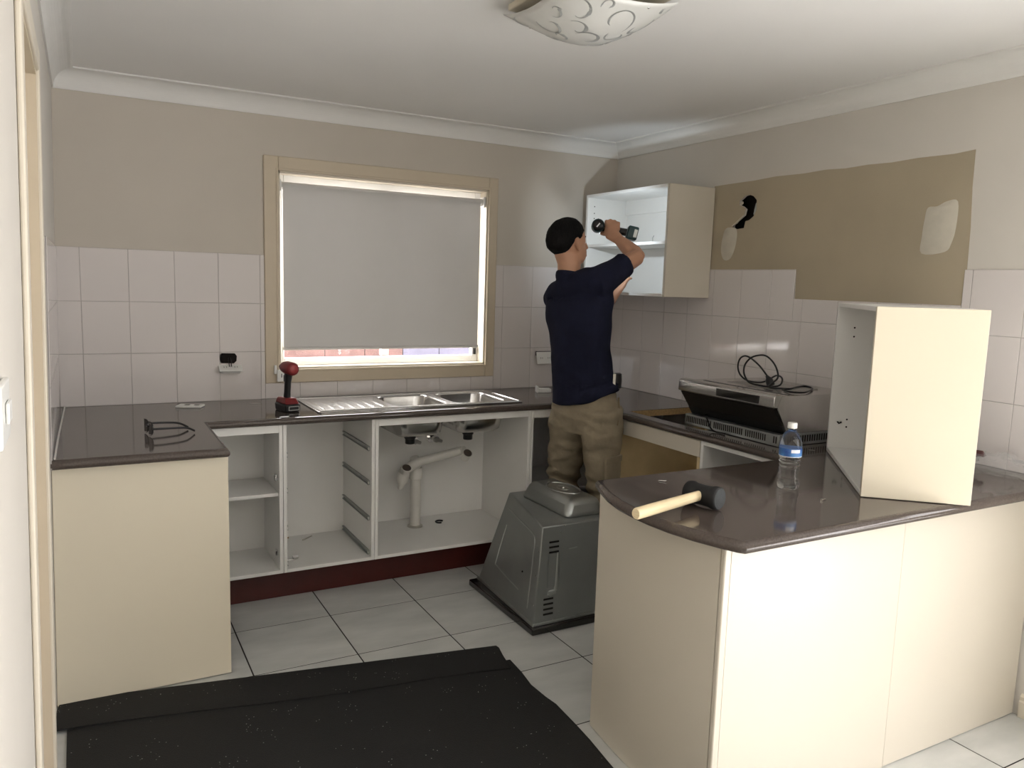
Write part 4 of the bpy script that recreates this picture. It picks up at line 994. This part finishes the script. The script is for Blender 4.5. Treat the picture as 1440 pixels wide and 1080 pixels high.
# ------------------------------------------------------------------ person
def fuse(mb, name, mt, parent, voxel, smooth=6, fac=0.5, disp=None, label=None):
    me = mb.mesh(name + '_raw'); ob = bpy.data.objects.new(name + '_raw', me); COL.objects.link(ob)
    rm = ob.modifiers.new('r', 'REMESH'); rm.mode = 'VOXEL'; rm.voxel_size = voxel
    if smooth:
        s_ = ob.modifiers.new('s', 'SMOOTH'); s_.iterations = smooth; s_.factor = fac
    dg = bpy.context.evaluated_depsgraph_get(); dg.update()
    out = bpy.data.meshes.new_from_object(ob.evaluated_get(dg)); out.name = name
    bpy.data.objects.remove(ob); bpy.data.meshes.remove(me)
    L = Vector(parent['_w'])
    cs = [v.co.copy() for v in out.vertices]; nn = [v.normal.copy() for v in out.vertices]
    if disp: cs = [c + disp(c, q) for c, q in zip(cs, nn)]
    out.vertices.foreach_set('co', [x for c in cs for x in (c - L)])
    out.update()
    for p in out.polygons: p.use_smooth = True
    return link(name, out, mt, parent, label=label)

F2 = Vector((0.94, 0.34, 0)).normalized(); R2 = Vector((F2.y, -F2.x, 0)); UP = Vector((0, 0, 1))
PR = (2.33, -0.86, 0)
ps = thing('person', 'person in navy short-sleeved shirt and khaki work trousers drilling in the wall cabinet', 'person', PR)
hip = Vector((2.280, -0.905, 0.93)); waist = Vector((2.264, -0.902, 1.06)); chest = Vector((2.215, -0.905, 1.36)); neck = Vector((2.160, -0.888, 1.570)); head = Vector((2.157, -0.876, 1.728))
Rs = chest + R2 * 0.135 + UP * 0.190 - F2 * 0.040; Ls = chest - R2 * 0.150 + UP * 0.110 + F2 * 0.02
Re = Vector((2.492, -0.985, 1.682)); Rw = Vector((2.484, -0.838, 1.768)); 
Le = Vector((2.430, -0.635, 1.350)); Lw = Vector((2.650, -0.580, 1.465))
Rh = hip + R2 * 0.095 - UP * 0.03; Lh = hip - R2 * 0.095 - UP * 0.03
Rk = Vector((2.362, -0.965, 0.505)); Lk = Vector((2.310, -0.676, 0.505))
Ra = Vector((2.352, -0.960, 0.085)); La = Vector((2.314, -0.676, 0.085))
HF = Vector((1.0, 0.10, 0.0)); HF.z = 0.10; HF.normalize()   # head faces a bit more to the left and up
HR = HF.cross(UP).normalized(); HU = HR.cross(HF).normalized()
def hp(f, r, u): return head + HF * f + HR * r + HU * u
bd = MB()
bd.tube([hip - UP * 0.08, hip, waist, waist.lerp(chest, 0.5), chest, chest + UP * 0.11, chest.lerp(neck, 0.90)], [(0.09, 0.07), (0.138, 0.092), (0.130, 0.090), (0.145, 0.10), (0.155, 0.105), (0.150, 0.085), (0.06, 0.055)], 20, up=F2)
bd.tube([chest.lerp(neck, 0.72), neck, neck.lerp(head, 0.45), hp(-0.02, 0, -0.03)], [(0.075, 0.065), (0.058, 0.060), (0.054, 0.060), (0.055, 0.065)], 18, up=F2)
bd.ico((0, 0, 0), 1, 4, lambda d: hp(d.y * (0.098 if d.y < 0 else 0.092) - 0.005, d.x * 0.076, 0.022 + d.z * 0.092))
bd.ico((0, 0, 0), 1, 3, lambda d: hp(0.028 + d.y * 0.070, d.x * 0.056, -0.042 + d.z * 0.068))
bd.tube([hp(0.092, 0, 0.018), hp(0.104, 0, -0.006), hp(0.110, 0, -0.022), hp(0.094, 0, -0.028)], [0.007, 0.010, 0.012, 0.009], 10)
bd.tube([hp(0.092, -0.018, -0.058), hp(0.097, 0, -0.058), hp(0.092, 0.018, -0.058)], 0.007, 8)
for s_ in (-1, 1):
    bd.tube([hp(-0.006, s_ * 0.078, 0.028), hp(-0.014, s_ * 0.084, 0.022), hp(-0.014, s_ * 0.085, 0.0), hp(-0.004, s_ * 0.080, -0.026), hp(0.002, s_ * 0.074, -0.032)], [0.008, 0.012, 0.013, 0.009, 0.006], 10)
# arms
bd.tube([Rs - R2 * 0.03, Rs.lerp(Re, 0.25), Rs.lerp(Re, 0.6), Re], [0.055, 0.050, 0.045, 0.041], 16)
bd.tube([Re + (Re - Rw).normalized() * 0.012, Re.lerp(Rw, 0.25) + Vector((0.006, 0, -0.004)), Re.lerp(Rw, 0.6), Rw, Rw.lerp(Vector((2.468, -0.797, 1.805)), 0.7)], [0.037, 0.043, 0.036, 0.027, 0.029], 16)
bd.tube([Ls + R2 * 0.03, Ls.lerp(Le, 0.3), Ls.lerp(Le, 0.7), Le], [0.055, 0.049, 0.044, 0.040], 16)
bd.tube([Le, Le.lerp(Lw, 0.3), Le.lerp(Lw, 0.7), Lw], [0.040, 0.042, 0.034, 0.027], 16)
# right hand closed round the drill handle (handle runs along +x at y -0.770, z 1.822)
HYc, HZc = -0.768, 1.822
HC = Vector((2.484, -0.770, 1.822))
HM = Matrix.Translation(HC) @ Matrix.Rotation(radians(-33), 4, 'Z') @ Matrix.Translation(-HC)
def hq(*p): return HM @ Vector(p)
bd.tube([Rw, hq(2.484, -0.815, 1.795), hq(2.486, -0.803, 1.822), hq(2.487, -0.799, 1.846), hq(2.487, -0.797, 1.856)], [(0.026, 0.022), (0.036, 0.019), (0.041, 0.018), (0.039, 0.014), (0.030, 0.006)], 16, up=HM.to_3x3() @ Vector((0, -1, 0)))
for i, (x, l) in enumerate(((2.455, 1.0), (2.4755, 1.06), (2.496, 1.0), (2.5155, 0.86))):
    kz = (0.002, 0.007, 0.003, -0.006)[i]
    bd.tube([hq(x, -0.800, 1.842), hq(x, -0.790, 1.860 + kz), hq(x, -0.762, 1.861 + kz), hq(x, HYc + 0.031, 1.846), hq(x, HYc + 0.033, 1.846 - 0.026 * l), hq(x, HYc + 0.024, 1.846 - 0.036 * l)], [0.0105, 0.0108, 0.0098, 0.0093, 0.0088, 0.0075], 10)
bd.tube([hq(2.466, -0.805, 1.800), hq(2.446, -0.798, 1.800), hq(2.434, -0.775, 1.802), hq(2.436, -0.745, 1.812)], [0.014, 0.013, 0.011, 0.009], 10)
# left hand: palm against the cabinet's lower front edge, fingers up inside
Lp = Vector((2.705, -0.560, 1.520))
bd.tube([Lw, Lw.lerp(Lp, 0.4), Lp, Lp + Vector((0.012, 0.002, 0.022))], [(0.026, 0.022), (0.034, 0.019), (0.040, 0.016), (0.040, 0.012)], 16, up=(1, 0, -0.3))
for i in range(4):
    y = -0.590 + i * 0.0205; l = (0.86, 1.0, 1.06, 0.96)[i]
    bd.tube([(2.712, y, 1.530), (2.728, y, 1.530 + 0.035 * l), (2.746, y + 0.001, 1.530 + 0.055 * l), (2.768, y + 0.002, 1.530 + 0.060 * l)], [0.0102, 0.0098, 0.0090, 0.0075], 10)
bd.tube([(2.695, -0.530, 1.495), (2.712, -0.510, 1.502), (2.738, -0.500, 1.510)], [0.013, 0.011, 0.009], 10)
# legs
for h_, k_, a_ in ((Rh, Rk, Ra), (Lh, Lk, La)):
    bd.tube([h_ + UP * 0.05, h_.lerp(k_, 0.3), k_, k_.lerp(a_, 0.3), a_, a_ - UP * 0.04], [0.066, 0.070, 0.050, 0.050, 0.038, 0.040], 16)
body = fuse(bd, 'body', 'skin', ps, 0.0050, 4, 0.5)

# shirt
sh = MB()
hem_l = hip + UP * 0.055
sh.tube([hip + UP * 0.045 - F2 * 0.015, hip + UP * 0.085 - F2 * 0.012, waist - F2 * 0.008, waist.lerp(chest, 0.5) - F2 * 0.008, chest - F2 * 0.005, chest + UP * 0.10, chest + UP * 0.155, chest.lerp(neck, 0.90), neck + UP * 0.012], [(0.178, 0.135), (0.178, 0.138), (0.165, 0.128), (0.165, 0.126), (0.180, 0.128), (0.188, 0.112), (0.172, 0.098), (0.100, 0.080), (0.068, 0.070)], 28, up=F2)
Rse = Rs.lerp(Re, 0.66)
sh.tube([Rs - R2 * 0.08, Rs, Rs.lerp(Re, 0.4), Rse], [(0.070, 0.070), (0.072, 0.074), (0.064, 0.066), (0.058, 0.063)], 22, up=UP)
Lse = Ls.lerp(Le, 0.62)
sh.tube([neck - UP * 0.045, Rs.lerp(neck, 0.4) + UP * 0.000, Rs + UP * 0.005], [(0.070, 0.058), (0.078, 0.060), (0.072, 0.070)], 18, up=UP)
sh.tube([neck - UP * 0.050, Ls.lerp(neck, 0.4) + UP * 0.000, Ls + UP * 0.005], [(0.070, 0.056), (0.080, 0.056), (0.076, 0.066)], 18, up=UP)
sh.tube([Ls + R2 * 0.08, Ls, Ls.lerp(Le, 0.4), Lse], [(0.078, 0.070), (0.078, 0.074), (0.068, 0.068), (0.062, 0.064)], 22, up=UP)
def shirt_disp(c, n_):
    # soft drape folds: long diagonals from the armpit to the hem
    a = (c - chest).dot(F2); b_ = (c - chest).dot(R2)
    w_ = sin((c.z * 16 + a * 24 + b_ * 9)) * 0.0035 + noise.noise(c * 7) * 0.009 + noise.noise(c * 17) * 0.003
    # dipping tail: hem hangs lower at the back
    if c.z < hip.z + 0.16:
        q = c - hip; t = max(0.0, min(1.0, (q.x * 0.82 - q.y * 0.57 + 0.16) / 0.33))
        g_ = max(0.0, min(1.0, (hip.z + 0.16 - c.z) / 0.10))
        return n_ * w_ + Vector((0, 0, g_ * (-0.040 + 0.105 * t * t)))
    return n_ * w_
shirt = fuse(sh, 'shirt', 'navy_cloth', ps, 0.0075, 5, 0.5, shirt_disp)
MB().tube([neck + (F2 * cos(t) * 0.063 + R2 * sin(t) * 0.060) + UP * (0.002 - 0.010 * cos(t)) for t in [2 * pi * i / 28 for i in range(29)]], [(0.007, 0.022)] * 29, 8, up=UP, cap=False).build('collar', 'navy_cloth', ps, smooth=True)

# trousers
tr_ = MB()
tr_.tube([hip + UP * 0.085, hip + UP * 0.03, hip - UP * 0.05, hip - UP * 0.13], [(0.150, 0.110), (0.165, 0.122), (0.172, 0.130), (0.120, 0.10)], 26, up=F2)
for h_, k_, a_, s_ in ((Rh, Rk, Ra, 1), (Lh, Lk, La, -1)):
    tr_.tube([h_ + UP * 0.03, h_.lerp(k_, 0.2), h_.lerp(k_, 0.55), k_ + UP * 0.03, k_ - UP * 0.06, k_.lerp(a_, 0.5), a_ + UP * 0.03, a_ - UP * 0.035], [(0.092, 0.115), (0.100, 0.118), (0.092, 0.102), (0.082, 0.088), (0.080, 0.084), (0.078, 0.084), (0.074, 0.088), (0.078, 0.10)], 22, up=F2)
def tr_disp(c, n_):
    w_ = noise.noise(Vector((c.x * 5, c.y * 5, c.z * 11))) * 0.010 + noise.noise(Vector((c.x * 12 + c.z * 9, c.y * 12, c.z * 26))) * 0.009
    k = math.exp(-((c.z - 0.50) / 0.10) ** 2)
    w_ += k * 0.008 * sin(c.z * 95 + c.x * 25 + c.y * 18)
    return n_ * w_
trs = fuse(tr_, 'trousers', 'khaki_cloth', ps, 0.0075, 4, 0.5, tr_disp)
# cargo pocket, side pocket welt, paint marks
cp = Rh.lerp(Rk, 0.66) + R2 * 0.080 - F2 * 0.030
MB().box(-0.065, 0.065, -0.010, 0.006, -0.075, 0.06).xf(Matrix.Translation(cp) @ Matrix(((F2.x, -R2.x, 0, 0), (F2.y, -R2.y, 0, 0), (0, 0, 1, 0), (0, 0, 0, 1)))).build('cargo_pocket', 'khaki_cloth', ps, bevel=0.006)
MB().box(-0.068, 0.068, -0.013, 0.004, 0.030, 0.064).xf(Matrix.Translation(cp) @ Matrix(((F2.x, -R2.x, 0, 0), (F2.y, -R2.y, 0, 0), (0, 0, 1, 0), (0, 0, 0, 1)))).build('pocket_flap', 'khaki_cloth', ps, bevel=0.004)
w0 = hip + R2 * 0.160 + F2 * 0.045 + UP * 0.06
MB().tube([w0, hip + R2 * 0.178 + F2 * 0.030, hip + R2 * 0.190 + F2 * 0.0 - UP * 0.07], 0.0045, 8).build('pocket_welt', 'khaki_dark', ps, smooth=True)
# shoes
for a_ in (Ra, La):
    so2 = MB()
    so2.tube([a_ - F2 * 0.075 - UP * 0.045, a_ - F2 * 0.05 - UP * 0.035, a_ + F2 * 0.04 - UP * 0.038, a_ + F2 * 0.12 - UP * 0.050, a_ + F2 * 0.165 - UP * 0.056], [(0.030, 0.034), (0.040, 0.045), (0.045, 0.042), (0.046, 0.032), (0.030, 0.022)], 16, up=UP)
    so2.tube([a_ - UP * 0.05, a_ + UP * 0.02], [0.046, 0.046], 14)
    so2.v = [Vector((v.x, v.y, max(v.z, 0.001))) for v in so2.v]
    so2.build('shoe', 'black_plastic', ps, smooth=True)
# hair
def hairfn(d):
    f, r, u = d.y, d.x, d.z
    az = math.degrees(math.atan2(abs(r), f))          # 0 face, 90 ear, 180 nape
    K_ = ((0, 0.50), (40, 0.40), (62, 0.30), (78, 0.02), (90, 0.10), (102, -0.10), (116, -0.50), (145, -0.80), (180, -0.88))
    for (a0, l0), (a1, l1) in zip(K_, K_[1:]):
        if a0 <= az <= a1: line = l0 + (l1 - l0) * (az - a0) / (a1 - a0)
    t = (u - line)
    if t < 0: k = 0.84
    else: k = 0.985 + min(1.0, t / 0.5) * 0.115
    k += noise.noise(d * 5) * 0.02 + noise.noise(d * 22) * 0.012
    if u > 0.35: k += 0.04 * (u - 0.35)
    sh_ = 1.0 if u > -0.3 else 1.0 - 0.22 * (-0.3 - u)
    return hp(f * (0.104 if f < 0 else 0.096) * k * sh_ - 0.006, r * 0.083 * k * sh_, 0.022 + u * 0.096 * k)
hair = MB().ico((0, 0, 0), 1, 5, hairfn).build('hair', 'hair', ps, smooth=True, label='short black hair')
for s_ in (-1, 1):
    MB().ico(hp(0.069, s_ * 0.031, 0.008), 0.0115, 2).build('eye', 'eye_white', ps, smooth=True)
    MB().ico(hp(0.0775, s_ * 0.031, 0.008), 0.0040, 1).build('iris', 'black_plastic', ps, smooth=True)
    MB().tube([hp(0.083, s_ * 0.014, 0.030), hp(0.078, s_ * 0.032, 0.033), hp(0.064, s_ * 0.050, 0.030)], [0.003, 0.0045, 0.002], 8).build('eyebrow', 'hair', ps, smooth=True)

# drill in the right hand
DX, DY, DZc = 2.412, -0.790, 1.838
dr = thing('cordless_drill', 'dark green cordless drill held up in the right hand', 'power tool', (2.485, HYc, HZc))
MB().tube([(DX, DY - 0.062, DZc), (DX, DY - 0.058, DZc), (DX, DY - 0.048, DZc), (DX, DY + 0.050, DZc), (DX, DY + 0.085, DZc)], [0.022, 0.030, 0.033, 0.033, 0.026], 22).xf(HM).build('motor_housing', 'teal_plastic', dr, smooth=True)
MB().tube([(DX, DY - 0.0665, DZc), (DX, DY - 0.0615, DZc)], [0.022, 0.027], 20).xf(HM).build('rear_cap', 'black_plastic', dr, smooth=True)
MB().box(-0.012, 0.012, -0.0012, 0.0012, -0.003, 0.003).xf(Matrix.Translation((DX, DY - 0.0672, DZc)) @ Matrix.Rotation(radians(-50), 4, 'Y')).xf(HM).build('cap_mark', 'label_white', dr)
MB().tube([(DX, DY + 0.085, DZc), (DX, DY + 0.10, DZc), (DX, DY + 0.135, DZc), (DX, DY + 0.145, DZc)], [0.024, 0.022, 0.018, 0.008], 16).xf(HM).build('chuck', 'black_plastic', dr, smooth=True)
MB().tube([(DX, DY + 0.145, DZc), (DX, DY + 0.195, DZc)], 0.003, 8).xf(HM).build('bit', 'steel_dull', dr, smooth=True)
MB().tube([(DX + 0.015, HYc, HZc + 0.008), (2.46, HYc, HZc + 0.002), (2.50, HYc, HZc), (2.560, HYc, HZc - 0.012)], [(0.021, 0.017), (0.019, 0.0165), (0.018, 0.016), (0.022, 0.020)], 16, up=UP).xf(HM).build('grip', 'black_plastic', dr, smooth=True)
MB().box(-0.028, 0.026, -0.050, 0.062, -0.034, 0.034).xf(Matrix.Translation((2.590, HYc, HZc - 0.016)) @ Matrix.Rotation(radians(12), 4, 'Y')).xf(HM).build('battery', 'teal_plastic', dr, bevel=0.008, seg=3)
MB().box(0.005, 0.022, -0.0512, -0.0495, -0.020, 0.020).xf(Matrix.Translation((2.590, HYc, HZc - 0.016)) @ Matrix.Rotation(radians(12), 4, 'Y')).xf(HM).build('battery_label', 'galvanised_light', dr)

# the drill's work lamp lights the inside of the cabinet
lp = HM @ Vector((DX + 0.020, DY + 0.108, DZc - 0.026))
MB().ico(lp, 0.006, 2).build('work_lamp', 'led_white', dr, smooth=True, label='lit white work lamp')
ld = bpy.data.lights.new('drill_work_lamp', 'SPOT'); ld.energy = 5.0; ld.color = (0.80, 0.91, 1.0); ld.spot_size = radians(150); ld.spot_blend = 0.6; ld.shadow_soft_size = 0.008
lo = bpy.data.objects.new('drill_work_lamp', ld); COL.objects.link(lo)
lo.location = lp + Vector((0.010, 0.014, -0.002)); lo.rotation_euler = Vector((0.85, 0.50, 0.06)).to_track_quat('-Z', 'Y').to_euler()
lo.parent = dr; lo.location = lo.location - Vector(dr['_w'])

# belt pouch and clip on the right hip
bp = Vector((2.360, -1.046, 1.075))
pc = thing('belt_pouch', 'black pouch with a steel clip on the trouser belt', 'pouch', tuple(bp))
MB().tube([bp - UP * 0.040, bp - UP * 0.036, bp, bp + UP * 0.034, bp + UP * 0.038], [(0.018, 0.012), (0.026, 0.018), (0.028, 0.020), (0.026, 0.018), (0.018, 0.012)], 16, up=R2).build('pouch', 'black_plastic', pc, smooth=True)
cpos = bp + Vector((-0.034, -0.022, 0.004))
MB().box(-0.007, 0.007, -0.004, 0.004, -0.036, 0.034).xf(Matrix.Translation(cpos) @ Matrix.Rotation(radians(-30), 4, 'Z')).build('belt_clip', 'brass_dull', pc, bevel=0.002)

# details that belong to a part become its sub-parts
SUB = {'runner_wheel': 'drawer_runner', 'drain_ring': 'bowl', 'outlet': 'bowl', 'rocker': 'plate', 'pin_slot': 'face_plate', 'label_print': 'label', 'label_edge': 'label', 'pocket_flap': 'cargo_pocket',
       'iris': 'eye', 'head_face': 'head', 'cap_mark': 'rear_cap', 'battery_label': 'battery', 'battery_mark': 'battery', 'socket_mouth': 'pipe_socket', 'valve_handle': 'valve_body', 'fan_ring': 'fan_cover',
       'fan_bolt': 'fan_cover', 'drainer_rib': 'sink_deck', 'raised_rim': 'sink_deck', 'scroll_line': 'glass_shade', 'clip': 'glass_shade', 'control_panel': 'front_strip', 'plug': 'power_cord', 'vent_slots': 'base_tray', 'cut_edge': 'slab'}
def ctr(o):
    v = o.data.vertices; n_ = max(1, len(v)); return sum((q.co for q in v), Vector()) / n_
for root in ROOTS:
    ch_ = list(root.children)
    for c in ch_:
        want = SUB.get(c.name.split('.')[0])
        if not want: continue
        cand = [p for p in ch_ if p.name.split('.')[0] == want]
        if cand: c.parent = min(cand, key=lambda p: (ctr(p) - ctr(c)).length)
# tidy helper properties
for o in bpy.data.objects:
    if '_w' in o: del o['_w']
